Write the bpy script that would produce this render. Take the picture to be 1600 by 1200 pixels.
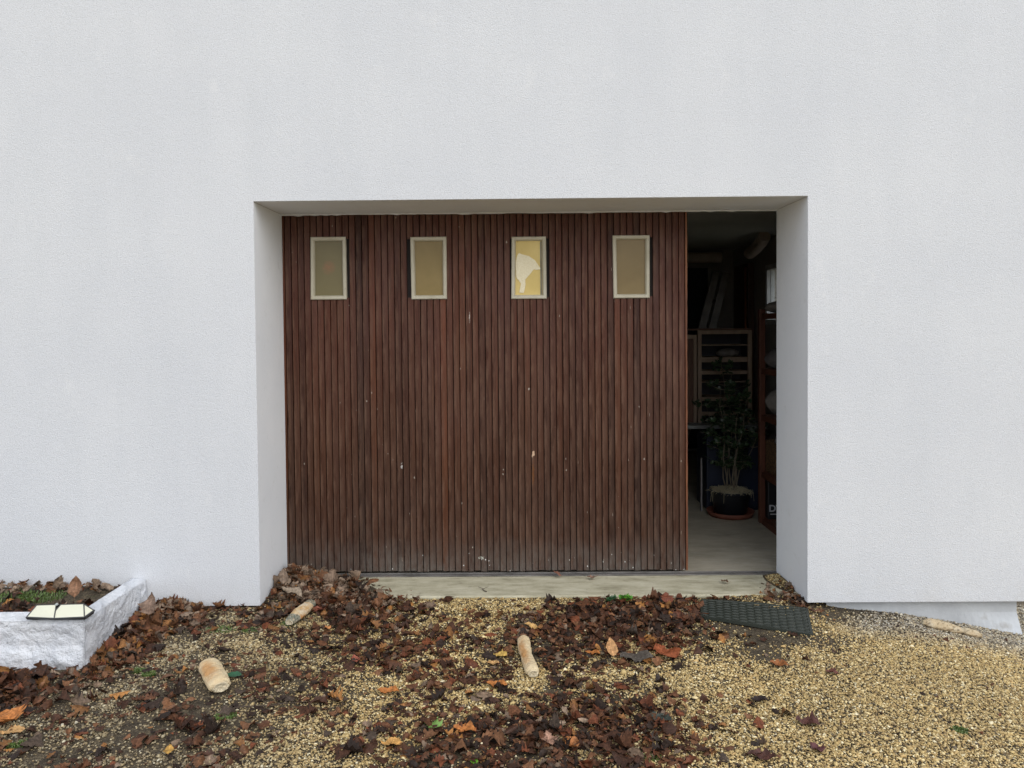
import bpy, bmesh, math, random
import numpy as np
from mathutils import Vector, Matrix
R = math.radians
random.seed(7); rng = np.random.default_rng(11)
for o in list(bpy.data.objects): bpy.data.objects.remove(o)
scene = bpy.context.scene
COL = scene.collection

# ------------------------------------------------------------------ camera
FPX = 1200.0
CAM = np.array([0.0, -3.8275, 1.4074]); YAW, PIT, ROL, SHY = -0.0079, -0.0257, -0.0086, -62.0
FW = np.array([math.sin(YAW)*math.cos(PIT), math.cos(YAW)*math.cos(PIT), math.sin(PIT)])
_r = np.cross(FW, [0, 0, 1]); _r /= np.linalg.norm(_r); _u = np.cross(_r, FW)
RT = _r*math.cos(ROL)+_u*math.sin(ROL); UP = -_r*math.sin(ROL)+_u*math.cos(ROL)
cd = bpy.data.cameras.new('camera'); cam = bpy.data.objects.new('camera', cd); COL.objects.link(cam)
cd.sensor_width = 36; cd.lens = FPX/1600*36; cd.shift_y = SHY/1600; cd.clip_start = 0.05; cd.clip_end = 600
M = Matrix(((RT[0], UP[0], -FW[0], CAM[0]), (RT[1], UP[1], -FW[1], CAM[1]), (RT[2], UP[2], -FW[2], CAM[2]), (0, 0, 0, 1)))
cam.matrix_world = M
scene.camera = cam
# ------------------------------------------------------------------ light
SUN_EL, SUN_AZ = R(40), R(150)      # soft overcast light from behind and right of the camera
w = bpy.data.worlds.new('World'); scene.world = w; w.use_nodes = True
nt = w.node_tree; bg = nt.nodes['Background']
sky = nt.nodes.new('ShaderNodeTexSky'); sky.sky_type = 'NISHITA'; sky.sun_disc = False
sky.sun_elevation = SUN_EL; sky.sun_rotation = SUN_AZ; sky.dust_density = 3.0; sky.air_density = 1.0; sky.ozone_density = 1.0
mx = nt.nodes.new('ShaderNodeMix'); mx.data_type = 'RGBA'; mx.inputs[0].default_value = 0.78
mx.inputs[7].default_value = (6.5, 6.8, 7.3, 1)      # the cloud cover
nt.links.new(sky.outputs[0], mx.inputs[6]); nt.links.new(mx.outputs[2], bg.inputs[0]); bg.inputs[1].default_value = 0.122
sd = bpy.data.lights.new('sun', 'SUN'); sd.energy = 0.65; sd.angle = R(60); sd.color = (1, 0.985, 0.965)
sun = bpy.data.objects.new('sun', sd); COL.objects.link(sun)
sdir = Vector((math.sin(SUN_AZ)*math.cos(SUN_EL), math.cos(SUN_AZ)*math.cos(SUN_EL), math.sin(SUN_EL)))
sun.rotation_euler = sdir.to_track_quat('Z', 'Y').to_euler()
vs = scene.view_settings; vs.view_transform = 'Standard'; vs.look = 'None'; vs.exposure = 0.72; vs.gamma = 1; vs.use_curve_mapping = False
scene.cycles.max_bounces = 8; scene.cycles.diffuse_bounces = 5
scene.cycles.use_denoising = True

# ------------------------------------------------------------------ helpers
def ray(x, y): return FW + RT*(x-800)/FPX - UP*(y-SHY-600)/FPX
def at_z(x, y, z):
    d = ray(x, y); return CAM + d*(z-CAM[2])/d[2]
def project(P):
    v = P-CAM; z = v@FW
    return 800+FPX*(v@RT)/z, 600-FPX*(v@UP)/z+SHY
def tag(o, label=None, cat=None, group=None, kind=None):
    if label: o['label'] = label
    if cat: o['category'] = cat
    if group: o['group'] = group
    if kind: o['kind'] = kind
    return o
def empty(name, loc=(0, 0, 0), rz=0, **k):
    o = bpy.data.objects.new(name, None); COL.objects.link(o); o.location = loc; o.rotation_euler = (0, 0, rz); o.empty_display_size = .1
    return tag(o, **k)
def mesh_obj(name, V, F, mat, parent=None, smooth=False, **k):
    me = bpy.data.meshes.new(name); me.from_pydata([tuple(v) for v in V], [], F)
    if mat: me.materials.append(mat)
    if smooth: me.polygons.foreach_set('use_smooth', [True]*len(me.polygons))
    me.update()
    o = bpy.data.objects.new(name, me); COL.objects.link(o)
    if parent: o.parent = parent
    return tag(o, **k)
def np_obj(name, V, F, mat, col=None, smooth=True, parent=None, extra=None, **k):
    """V (n,3) array, F (m,k) int array of equal sided faces, col (n,4)"""
    me = bpy.data.meshes.new(name); n, m, s = len(V), len(F), F.shape[1]
    me.vertices.add(n); me.vertices.foreach_set('co', np.ascontiguousarray(V, dtype=np.float32).ravel())
    me.loops.add(m*s); me.loops.foreach_set('vertex_index', np.ascontiguousarray(F, dtype=np.int32).ravel())
    me.polygons.add(m); me.polygons.foreach_set('loop_start', np.arange(0, m*s, s, dtype=np.int32))
    try: me.polygons.foreach_set('loop_total', np.full(m, s, dtype=np.int32))
    except Exception: pass
    me.update(calc_edges=True)
    if smooth: me.polygons.foreach_set('use_smooth', np.ones(m, dtype=bool))
    if col is not None:
        a = me.attributes.new('tint', 'FLOAT_COLOR', 'POINT'); a.data.foreach_set('color', np.ascontiguousarray(col, dtype=np.float32).ravel())
    for nm, arr in (extra or {}).items():
        a = me.attributes.new(nm, 'FLOAT', 'POINT'); a.data.foreach_set('value', np.ascontiguousarray(arr, dtype=np.float32))
    if mat: me.materials.append(mat)
    me.validate()
    o = bpy.data.objects.new(name, me); COL.objects.link(o)
    if parent: o.parent = parent
    return tag(o, **k)
class MB:
    def __init__(s): s.V = []; s.F = []
    def box(s, x0, x1, y0, y1, z0, z1, mat=None):
        b = len(s.V)
        P = [(x0,y0,z0),(x1,y0,z0),(x1,y1,z0),(x0,y1,z0),(x0,y0,z1),(x1,y0,z1),(x1,y1,z1),(x0,y1,z1)]
        if mat is not None: P = [tuple(mat @ Vector(p)) for p in P]
        s.V += P
        s.F += [(b,b+3,b+2,b+1),(b+4,b+5,b+6,b+7),(b,b+1,b+5,b+4),(b+1,b+2,b+6,b+5),(b+2,b+3,b+7,b+6),(b+3,b,b+4,b+7)]
        return s
    def tube(s, pts, rad, n=8, caps=True):
        pts = [Vector(p) for p in pts]; rr = rad if isinstance(rad, (list, tuple)) else [rad]*len(pts)
        b = len(s.V); up = Vector((0, 0, 1))
        d0 = (pts[1]-pts[0]).normalized()
        if abs(d0.z) > .9: up = Vector((1, 0, 0))
        for i, p in enumerate(pts):
            d = (pts[min(i+1, len(pts)-1)]-pts[max(i-1, 0)]).normalized()
            a = d.cross(up).normalized(); c = a.cross(d)
            for k in range(n):
                t = 2*math.pi*k/n; s.V.append(tuple(p+(a*math.cos(t)+c*math.sin(t))*rr[i]))
        for i in range(len(pts)-1):
            for k in range(n):
                k2 = (k+1) % n; s.F.append((b+i*n+k, b+i*n+k2, b+(i+1)*n+k2, b+(i+1)*n+k))
        if caps:
            s.F.append(tuple(b+k for k in range(n))[::-1]); e = b+(len(pts)-1)*n; s.F.append(tuple(e+k for k in range(n)))
        return s
    def lathe(s, prof, c=(0, 0), n=32):
        b = len(s.V)
        for (r, z) in prof:
            for k in range(n):
                t = 2*math.pi*k/n; s.V.append((c[0]+r*math.cos(t), c[1]+r*math.sin(t), z))
        for i in range(len(prof)-1):
            for k in range(n):
                k2 = (k+1) % n; s.F.append((b+i*n+k, b+i*n+k2, b+(i+1)*n+k2, b+(i+1)*n+k))
        return s
    def build(s, name, mat, parent=None, bevel=0, smooth=False, seg=2, **k):
        o = mesh_obj(name, s.V, s.F, mat, parent, smooth, **k)
        bm = bmesh.new(); bm.from_mesh(o.data); bmesh.ops.recalc_face_normals(bm, faces=bm.faces); bm.to_mesh(o.data); bm.free()
        if bevel:
            m = o.modifiers.new('bevel', 'BEVEL'); m.width = bevel; m.segments = seg; m.limit_method = 'ANGLE'
        return o
_perm = rng.random((64, 64))
def vnoise(x, y, sc=1.0, off=0.0):
    x = np.asarray(x)*sc+off+100; y = np.asarray(y)*sc+off*1.7+100
    xi = np.floor(x).astype(int); yi = np.floor(y).astype(int); fx = x-xi; fy = y-yi
    fx = fx*fx*(3-2*fx); fy = fy*fy*(3-2*fy)
    g = lambda a, b: _perm[a % 64, b % 64]
    return (g(xi, yi)*(1-fx)+g(xi+1, yi)*fx)*(1-fy)+(g(xi, yi+1)*(1-fx)+g(xi+1, yi+1)*fx)*fy
def fnoise(x, y, sc, off=0.0): return .55*vnoise(x, y, sc, off)+.3*vnoise(x, y, sc*2.1, off+5)+.15*vnoise(x, y, sc*4.3, off+9)

# ------------------------------------------------------------------ materials
class Mat:
    def __init__(s, name, color=(.5, .5, .5), rough=.6, metal=0, spec=None):
        s.m = bpy.data.materials.new(name); s.m.use_nodes = True; s.t = s.m.node_tree; s.N = s.t.nodes; s.b = s.N['Principled BSDF']
        s.b.inputs['Base Color'].default_value = (*color, 1); s.b.inputs['Roughness'].default_value = rough; s.b.inputs['Metallic'].default_value = metal
        if spec is not None: s.b.inputs['Specular IOR Level'].default_value = spec
        s._co = None
    def L(s, a, b): s.t.links.new(a, b)
    def co(s, sc=(1, 1, 1)):
        if s._co is None: s._co = s.N.new('ShaderNodeTexCoord')
        if sc == (1, 1, 1): return s._co.outputs['Object']
        mp = s.N.new('ShaderNodeMapping'); mp.inputs['Scale'].default_value = sc; s.L(s._co.outputs['Object'], mp.inputs[0]); return mp.outputs[0]
    def noise(s, scale, detail=4, rough=.55, sc=(1, 1, 1), dist=0):
        n = s.N.new('ShaderNodeTexNoise'); n.inputs['Scale'].default_value = scale; n.inputs['Detail'].default_value = detail
        n.inputs['Roughness'].default_value = rough; n.inputs['Distortion'].default_value = dist; s.L(s.co(sc), n.inputs['Vector']); return n.outputs['Fac']
    def voro(s, scale, out='Distance', feature='F1', sc=(1, 1, 1)):
        n = s.N.new('ShaderNodeTexVoronoi'); n.feature = feature; n.inputs['Scale'].default_value = scale; s.L(s.co(sc), n.inputs['Vector']); return n.outputs[out]
    def ramp(s, f, stops):
        n = s.N.new('ShaderNodeValToRGB'); s.L(f, n.inputs[0]); e = n.color_ramp.elements
        while len(e) < len(stops): e.new(.5)
        for i, (p, c) in enumerate(stops):
            e[i].position = p; e[i].color = (*c, 1) if isinstance(c, tuple) else (c, c, c, 1)
        return n.outputs[0]
    def attr(s, name, out='Color'):
        n = s.N.new('ShaderNodeAttribute'); n.attribute_name = name; return n.outputs[out]
    def mix(s, a, b, f, mode='MIX'):
        n = s.N.new('ShaderNodeMix'); n.data_type = 'RGBA'; n.blend_type = mode
        for v, i in ((f, 0), (a, 6), (b, 7)):
            if hasattr(v, 'is_output') or isinstance(v, bpy.types.NodeSocket): s.L(v, n.inputs[i])
            elif i == 0: n.inputs[0].default_value = v
            else: n.inputs[i].default_value = (*v, 1) if isinstance(v, tuple) else (v, v, v, 1)
        return n.outputs[2]
    def math(s, op, a, b=0.0, c=None):
        n = s.N.new('ShaderNodeMath'); n.operation = op
        for i, v in enumerate((a, b, c)):
            if v is None: continue
            if isinstance(v, bpy.types.NodeSocket): s.L(v, n.inputs[i])
            else: n.inputs[i].default_value = v
        return n.outputs[0]
    def xyz(s, k):
        n = s.N.new('ShaderNodeSeparateXYZ'); s.L(s.co(), n.inputs[0]); return n.outputs[k]
    def base(s, c): s.L(c, s.b.inputs['Base Color']); return s
    def bump(s, h, strength=.4, dist=.005):
        n = s.N.new('ShaderNodeBump'); n.inputs['Strength'].default_value = strength; n.inputs['Distance'].default_value = dist
        s.L(h, n.inputs['Height']); s.L(n.outputs[0], s.b.inputs['Normal']); return s
    def rgh(s, f): s.L(f, s.b.inputs['Roughness']); return s

m = Mat('white_render', rough=.92, spec=.2)
big = m.ramp(m.noise(1.3, 5, .6), [(.35, (.635, .655, .685)), (.65, (.672, .690, .713))])
fine = m.ramp(m.noise(175, 3, .7), [(.30, .78), (.50, 1.0), (.75, 1.06)])
c = m.mix(big, fine, 1.0, 'MULTIPLY')
streak = m.ramp(m.noise(2.2, 4, .6, sc=(3, 3, .35)), [(.42, 0.0), (.72, .20)])
c = m.mix(c, (.56, .585, .61), streak)
c = m.mix(c, (.74, .75, .755), m.ramp(m.noise(5.5, 6, .7, sc=(1, 1, .6)), [(.60, 0.0), (.70, .35)]))
# splash dirt along the foot of the render
zf = m.math('MULTIPLY_ADD', m.xyz(2), -6.0, .9); dirt = m.math('MULTIPLY', m.math('MAXIMUM', zf, 0.0), m.ramp(m.noise(9, 5, .7), [(.4, 0.0), (.7, .35)]))
c = m.mix(c, (.50, .49, .46), dirt)
m.base(c)
hb = m.math('ADD', m.math('MULTIPLY', m.noise(170, 3, .7), .8), m.math('MULTIPLY', m.noise(38, 3, .6), .3))
m.bump(hb, 1.0, .0038); RENDER = m.m
m = Mat('smooth_reveal_lightened', rough=.9, spec=.2)  # facade paint made lighter, in place of ambient light in the recess
m.base(m.mix(m.ramp(m.noise(3, 5, .6), [(.35, (.79, .815, .84)), (.65, (.83, .85, .87))]), (.5, .48, .44), m.ramp(m.noise(14, 5, .7), [(.6, 0.0), (.8, .3)])))
m.bump(m.noise(60, 4, .6), .35, .003); REVEAL = m.m
m = Mat('painted_plinth', rough=.8)
m.base(m.ramp(m.noise(6, 5, .6), [(.3, (.42, .44, .46)), (.6, (.52, .545, .565)), (.75, (.34, .33, .31))])); m.bump(m.noise(40, 4), .4, .005); PLINTH = m.m
m = Mat('rough_white_stone_paint', rough=.75, spec=.3)
m.base(m.mix(m.ramp(m.noise(7, 5, .6), [(.3, (.62, .65, .70)), (.6, (.78, .80, .83))]), (.42, .44, .45), m.ramp(m.noise(30, 5, .75), [(.60, 0.0), (.75, .55)])))
m.bump(m.math('ADD', m.noise(55, 5, .7), m.math('MULTIPLY', m.noise(20, 3, .5, dist=.25), 1.6)), 1.0, .014); STONE = m.m
m = Mat('sill_concrete', rough=.85)
c = m.ramp(m.noise(5, 6, .65, sc=(1, 3, 3)), [(.28, (.23, .21, .135)), (.5, (.44, .41, .29)), (.72, (.58, .55, .42))])
c = m.mix(c, (.16, .14, .10), m.ramp(m.noise(16, 6, .75, sc=(1, 2, 1)), [(.56, 0.0), (.76, .75)]))
c = m.mix(c, (.10, .12, .06), m.ramp(m.math('MULTIPLY_ADD', m.xyz(2), -30, .1), [(.3, 0.0), (1, .6)]))
m.base(c); m.bump(m.noise(70, 5, .7), .5, .004); SILL = m.m
m = Mat('floor_concrete', rough=.7)
c = m.ramp(m.noise(3, 6, .65, sc=(1, 2.2, 1)), [(.25, (.30, .265, .195)), (.5, (.43, .385, .295)), (.75, (.54, .49, .385))])
c = m.mix(c, (.55, .53, .46), m.ramp(m.noise(16, 6, .8, sc=(.5, 2.4, 1)), [(.50, 0.0), (.70, .75)]))
m.base(c); m.bump(m.noise(50, 5, .7), .4, .003); FLOOR = m.m
# dark stained boards, one tint per board
m = Mat('stained_boards', rough=.5, spec=.2)
bt = m.attr('board', 'Fac')
c = m.ramp(bt, [(0, (.032, .0135, .009)), (.3, (.056, .0215, .013)), (.55, (.074, .0270, .0145)), (.75, (.066, .031, .020)), (1, (.125, .042, .018))])
gr = m.ramp(m.noise(9, 6, .7, sc=(14, 14, .35)), [(.3, .60), (.5, 1.0), (.70, 1.5)])
c = m.mix(c, gr, 1.0, 'MULTIPLY')
fade = m.ramp(m.noise(2.2, 4, .6, sc=(2.5, 1, .6)), [(.42, 0.0), (.7, .6)])
c = m.mix(c, (.105, .056, .042), fade)
hue = m.ramp(m.math('ADD', m.math('MULTIPLY', m.xyz(2), .5), m.math('MULTIPLY_ADD', m.noise(1.6, 4, .6, sc=(3, 1, 1)), .6, -.3)), [(.3, (1.02, .97, .84)), (.8, (1.02, .87, .93))])  # purplish sky reflection painted into the colour of the upper boards
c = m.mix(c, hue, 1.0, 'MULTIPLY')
c = m.mix(c, (.150, .076, .042), m.math('MULTIPLY', m.ramp(m.noise(5, 5, .75, sc=(34, 1, .7)), [(.50, 0.0), (.70, .85)]), m.ramp(m.noise(1.9, 4, .6), [(.38, .1), (.62, 1.0)])))
height_tone = m.ramp(m.math('MULTIPLY', m.xyz(2), .5), [(.12, .58), (.8, .98)])  # boards get darker towards the foot
c = m.mix(c, height_tone, 1.0, 'MULTIPLY')
c = m.mix(c, (.21, .125, .085), m.math('MULTIPLY', m.attr('edge', 'Fac'), m.ramp(m.noise(7, 5, .75, sc=(6, 1, 1.0)), [(.42, 0.0), (.62, .9)])))
worn = m.math('MULTIPLY', m.ramp(m.math('MULTIPLY_ADD', m.xyz(2), -1.3, 1.0), [(.25, 0.0), (.75, .4), (1.0, 1.0)]), m.ramp(m.noise(7, 6, .8, sc=(5, 5, 1.6)), [(.42, 0.0), (.6, .8)]))
c = m.mix(c, (.090, .062, .048), worn)
low = m.math('MULTIPLY', m.ramp(m.math('MULTIPLY_ADD', m.xyz(2), -4.6, 1.0), [(0, 0.0), (.95, .95)]), m.ramp(m.noise(26, 6, .8, sc=(1.4, 1, .5)), [(.34, 0.0), (.58, 1.0)]))
c = m.mix(c, (.125, .114, .10), m.math('MULTIPLY', low, m.ramp(m.noise(3.5, 4, .6), [(.35, .35), (.65, 1.0)])))
def specks(scale, rad, keep, sc):
    d = m.voro(scale, sc=sc); q = m.N.new('ShaderNodeSeparateColor'); m.L(m.voro(scale, 'Color', sc=sc), q.inputs[0])
    return m.math('MULTIPLY', m.math('LESS_THAN', m.math('ADD', d, m.math('MULTIPLY', m.noise(70, 3, .8, sc=(1, 1, .5)), .5)), rad+.19), m.math('GREATER_THAN', q.outputs[0], keep))
c = m.mix(c, (.42, .37, .31), m.math('MULTIPLY', specks(34, .13, .90, (1, .02, .55)), .75))
c = m.mix(c, (.36, .30, .24), m.math('MULTIPLY', specks(22, .12, .93, (2.6, .02, .35)), .6))
c = m.mix(c, (.62, .61, .57), m.math('MULTIPLY', specks(42, .17, .66, (1, .02, .8)), m.math('LESS_THAN', m.math('ADD', m.xyz(2), m.math('MULTIPLY', m.noise(9, 4), .18)), .20)))
# the pale chip knocked out of one board
def spot(cx, cz, rx, rz, thr=.5):
    a = m.math('MULTIPLY', m.math('SUBTRACT', m.xyz(0), cx), 1/rx); b = m.math('MULTIPLY', m.math('SUBTRACT', m.xyz(2), cz), 1/rz)
    d = m.math('ADD', m.math('POWER', m.math('ABSOLUTE', a), 2.0), m.math('POWER', m.math('ABSOLUTE', b), 2.0))
    return m.math('GREATER_THAN', m.math('SUBTRACT', m.noise(90, 4, .7), m.math('MULTIPLY', d, .35)), thr-.12)
c = m.mix(c, (.52, .36, .24), spot(.079, .680, .014, .030))
c = m.mix(c, (.42, .40, .38), spot(-.66, .62, .010, .03, .56))
c = m.mix(c, (.42, .42, .36), spot(-.22, .095, .035, .014, .56))
c = m.mix(c, (.45, .40, .36), spot(-.27, 1.45, .006, .05, .58))
c = m.mix(c, (.15, .055, .012), m.math('MULTIPLY', spot(.079, .57, .010, .10, .5), .6))
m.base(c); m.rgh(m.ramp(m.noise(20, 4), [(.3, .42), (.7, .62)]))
m.bump(m.noise(12, 6, .7, sc=(14, 14, .3)), .35, .002); BOARDS = m.m
m = Mat('raw_door_edge', rough=.6)
c = m.ramp(m.noise(5, 6, .7, sc=(8, 8, .6)), [(.3, (.05, .017, .009)), (.5, (.14, .045, .015)), (.75, (.27, .11, .04))])
m.base(c); m.bump(m.noise(20, 5, sc=(6, 6, .5)), .5, .003); EDGE = m.m
m = Mat('groove_dark', (.010, .006, .005), .8); GROOVE = m.m
m = Mat('cream_frame_paint', rough=.5)
m.base(m.mix(m.ramp(m.noise(9, 5, .6), [(.3, (.43, .40, .30)), (.7, (.53, .50, .40))]), (.16, .12, .07), m.ramp(m.noise(34, 5, .8), [(.62, 0.0), (.75, .7)])))
m.bump(m.noise(50, 3), .2, .002); FRAME = m.m
def pane_mat(name, a, b, rough=.22):
    m = Mat(name, rough=rough, spec=.28)
    c = m.ramp(m.noise(3.2, 4, .6, dist=.5), [(.3, a), (.7, b)])
    m.base(c); m.bump(m.noise(140, 2, .5), .12, .002); return m
p1 = pane_mat('frosted_pane_green', (.170, .143, .066), (.205, .172, .082)); m = p1
src = m.b.inputs['Base Color'].links[0].from_socket
dx = m.math('MULTIPLY', m.math('SUBTRACT', m.xyz(0), -1.058), 1/.042); dz = m.math('MULTIPLY', m.math('SUBTRACT', m.xyz(2), 1.735), 1/.045)
dd = m.math('SUBTRACT', 1.0, m.math('ADD', m.math('MULTIPLY', dx, dx), m.math('MULTIPLY', dz, dz)))
m.base(m.mix(src, (.27, .15, .075), m.math('MULTIPLY', m.math('MAXIMUM', dd, 0.0), m.ramp(m.noise(60, 4, .7), [(.35, .3), (.6, 1.0)])))); PANE1 = m.m  # blurred orange reflection painted into the pane colour
PANE2 = pane_mat('frosted_pane_olive', (.215, .155, .052), (.28, .205, .080)).m
PANE4 = pane_mat('frosted_pane_brown', (.20, .145, .062), (.25, .185, .085)).m
m = Mat('yellow_board_behind_pane', rough=.5); m.base(m.ramp(m.noise(7, 4, .6), [(.3, (.62, .47, .15)), (.7, (.74, .58, .22))])); YBOARD = m.m
m = Mat('textured_glass_shard', rough=.3)
m.base(m.ramp(m.voro(190), [(.05, (.56, .49, .28)), (.25, (.78, .70, .47)), (.8, (.84, .77, .56))])); m.bump(m.voro(190), .4, .001); SHARD = m.m
m = Mat('galvanised_rail', rough=.5, metal=.4); m.base(m.ramp(m.noise(15, 5, .7, sc=(.5, 2, 2)), [(.35, (.09, .085, .08)), (.6, (.20, .19, .18)), (.8, (.13, .07, .05))])); RAIL = m.m
m = Mat('grey_plaster', rough=.9); m.base(m.ramp(m.noise(2, 4), [(.3, (.36, .33, .30)), (.7, (.46, .43, .39))])); m.bump(m.noise(30, 4), .4, .006); PLASTER = m.m
m = Mat('ceiling_paint', rough=.9); m.base(m.ramp(m.noise(1.5, 4), [(.3, (.62, .64, .60)), (.7, (.72, .73, .69))])); CEIL = m.m
m = Mat('dark_block_wall', rough=.9); m.base(m.ramp(m.noise(3, 4), [(.3, (.035, .035, .04)), (.7, (.06, .058, .06))])); DARKWALL = m.m
m = Mat('roof_tile', rough=.8); m.base(m.ramp(m.noise(9, 4), [(.3, (.11, .05, .035)), (.7, (.2, .09, .06))])); ROOF = m.m
def wood(name, a, b, rough=.55):
    m = Mat(name, rough=rough); m.base(m.ramp(m.noise(4, 6, .7, sc=(5, 5, 1)), [(.3, a), (.7, b)])); m.bump(m.noise(10, 5, sc=(5, 5, 1)), .2, .002); return m.m
def plain(name, a, b, rough=.6, sc=12, bump=.2, metal=0):
    m = Mat(name, rough=rough, metal=metal); m.base(m.ramp(m.noise(sc, 4, .6), [(.3, a), (.7, b)])); m.bump(m.noise(sc*3, 4), bump, .003); return m.m
REDWOOD = wood('reddish_varnished_wood', (.085, .026, .014), (.14, .046, .021))
PALEWOOD = wood('pale_cabinet_wood', (.30, .21, .14), (.42, .31, .22))
BROWNWOOD = wood('brown_wood', (.10, .045, .025), (.17, .08, .045))
DARKGLASS = plain('dark_cabinet_interior', (.03, .028, .035), (.05, .045, .05), .4)
NAVY = plain('navy_blue_panel', (.008, .014, .034), (.013, .020, .046), .5)
WHITEP = plain('white_plastic', (.6, .6, .62), (.7, .7, .7), .5)
GREYW = plain('dull_white_paint', (.22, .20, .21), (.30, .28, .28), .6)
BLACKP = plain('black_plastic', (.012, .012, .013), (.02, .02, .022), .45)
POTM = plain('black_plant_pot', (.010, .012, .016), (.016, .018, .022), .4)
TERRA = plain('terracotta', (.17, .055, .032), (.23, .078, .045), .7)
CLOTH = plain('pale_cloth', (.17, .15, .13), (.27, .245, .22), .9, 20, .6)
GREYCLOTH = plain('grey_cloth', (.10, .09, .09), (.18, .16, .15), .9, 20, .6)
CARD = plain('brown_cardboard', (.20, .12, .065), (.28, .17, .10), .8)
ALU = plain('dull_ladder_aluminium', (.10, .085, .07), (.17, .14, .12), .5)
PIPE = plain('cream_pipe', (.55, .45, .38), (.66, .55, .47), .5)
COPPER = plain('copper_pipe', (.45, .16, .07), (.6, .22, .1), .3, metal=.8)
m = Mat('wicker', rough=.8); m.base(m.ramp(m.voro(60, sc=(1, 1, 2)), [(.1, (.30, .17, .07)), (.6, (.10, .055, .025))])); m.bump(m.voro(60, sc=(1, 1, 2)), .8, .004); WICKER = m.m
m = Mat('window_glass', (.42, .46, .47), .05); m.b.inputs['Transmission Weight'].default_value = 1.0; m.b.inputs['IOR'].default_value = 1.02; GLASS = m.m
BLACKM = plain('black_lamp_frame', (.012, .012, .012), (.02, .02, .02), .35)
m = Mat('cream_lamp_panel', rough=.3); m.base(m.ramp(m.noise(4, 3), [(.3, (.80, .79, .60)), (.7, (.84, .83, .66))])); CREAM = m.m
m = Mat('soil_and_grit', rough=.85, spec=.3)
gv = m.attr('gravel', 'Fac')
soil = m.ramp(m.noise(14, 8, .75), [(.3, (.018, .013, .009)), (.5, (.045, .034, .022)), (.7, (.085, .068, .045))])
grit = m.ramp(m.voro(230, 'Color'), [(.2, (.05, .038, .022)), (.6, (.15, .115, .07)), (.9, (.26, .21, .13))])
soil = m.mix(soil, grit, m.ramp(m.noise(30, 5, .7), [(.42, .15), (.62, .85)]))
far = m.ramp(m.voro(85, 'Color'), [(.1, (.14, .105, .05)), (.5, (.30, .235, .12)), (.9, (.42, .34, .19))])
moss = m.ramp(m.noise(5, 6, .7), [(.62, 0.0), (.72, .45)])
soil = m.mix(soil, (.045, .065, .018), m.math('MULTIPLY', moss, m.math('SUBTRACT', 1.0, gv)))
m.base(m.mix(soil, far, m.attr('far', 'Fac')))
m.bump(m.math('ADD', m.math('MULTIPLY', m.voro(95), -1.0), m.noise(60, 5, .7)), .9, .008); SOIL = m.m
m = Mat('gravel_stones', rough=.62, spec=.4)
m.base(m.mix(m.attr('tint'), m.ramp(m.noise(260, 3, .6), [(.3, .78), (.6, 1.08)]), 1.0, 'MULTIPLY')); PEBBLE = m.m
m = Mat('fallen_leaf_blade', rough=.5, spec=.22)
vn = m.attr('vein', 'Fac')
c = m.mix(m.attr('tint'), m.ramp(m.noise(75, 6, .75), [(.3, .42), (.5, .95), (.70, 1.75)]), 1.0, 'MULTIPLY')
c = m.mix(c, m.ramp(vn, [(0, 1.45), (.10, 1.0), (1, .9)]), 1.0, 'MULTIPLY')
m.base(c); m.bump(m.noise(70, 4, .7), .5, .004); m.rgh(m.ramp(m.noise(8, 3), [(.35, .38), (.6, .8)])); LEAF = m.m
m = Mat('green_leaf_blade', rough=.4, spec=.5)
m.base(m.mix(m.attr('tint'), m.ramp(m.noise(60, 4), [(.3, .7), (.7, 1.25)]), 1.0, 'MULTIPLY')); GREEN = m.m
m = Mat('baguette_crust', rough=.7, spec=.3)
cr = m.ramp(m.noise(9, 4, .6, dist=.8), [(.38, (.66, .52, .32)), (.52, (.58, .38, .18)), (.66, (.46, .20, .06))])
cr = m.mix(cr, (.72, .66, .52), m.ramp(m.noise(26, 4, .6), [(.48, 0.0), (.66, .75)]))
cr = m.mix(cr, m.attr('tint'), m.attr('patch', 'Fac'))
cr = m.mix(cr, (.36, .19, .07), m.ramp(m.noise(45, 5, .7, dist=.6), [(.56, 0.0), (.70, .55)]))
m.base(cr); m.bump(m.math('ADD', m.noise(70, 5, .7), m.noise(22, 3)), .9, .009); CRUST = m.m
m = Mat('green_black_rubber', rough=.55, spec=.4)
c = m.ramp(m.noise(5, 4, .6), [(.3, (.019, .024, .018)), (.7, (.034, .039, .030))])
m.base(m.mix(c, (.22, .20, .13), m.ramp(m.noise(70, 4, .75), [(.66, 0.0), (.72, .8)]))); RUBBER = m.m

# ------------------------------------------------------------------ the lie of the land
W0, W1, HZ, DP = -1.3107, 1.4393, 2.0304, 0.4613     # opening in the facade
HX1 = 2.56                                            # right corner of the house
def sstep(t): t = np.clip(t, 0, 1); return t*t*(3-2*t)
def gauss(X, Y, cx, cy, sx, sy): return np.exp(-((X-cx)/sx)**2-((Y-cy)/sy)**2)
def ground_z(X, Y):
    X = np.asarray(X, float); Y = np.asarray(Y, float)
    z = -0.014-0.035*sstep((X-1.25)/.5)-0.135*sstep((X-1.6)/1.15)
    inrev = sstep((Y+.12)/.2)
    z = z+.050*gauss(X, Y, W0+.05, .34, .20, .26)*inrev+.030*gauss(X, Y, W0+.38, .20, .24, .14)*inrev
    z = z+.042*gauss(X, Y, W1+.02, .34, .13, .28)*inrev+.012*gauss(X, Y, W1-.22, .10, .16, .12)
    z = z+.03*gauss(X, Y, -1.80, -.05, .14, .35)
    z = z+.012*(fnoise(X, Y, 1.7)-.5)+.006*(fnoise(X, Y, 7.0, 3)-.5)*(np.abs(X) < 8)
    ins = (Y > DP-.01) & (X < HX1-.06)
    return np.where(ins, -.16, z)
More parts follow.
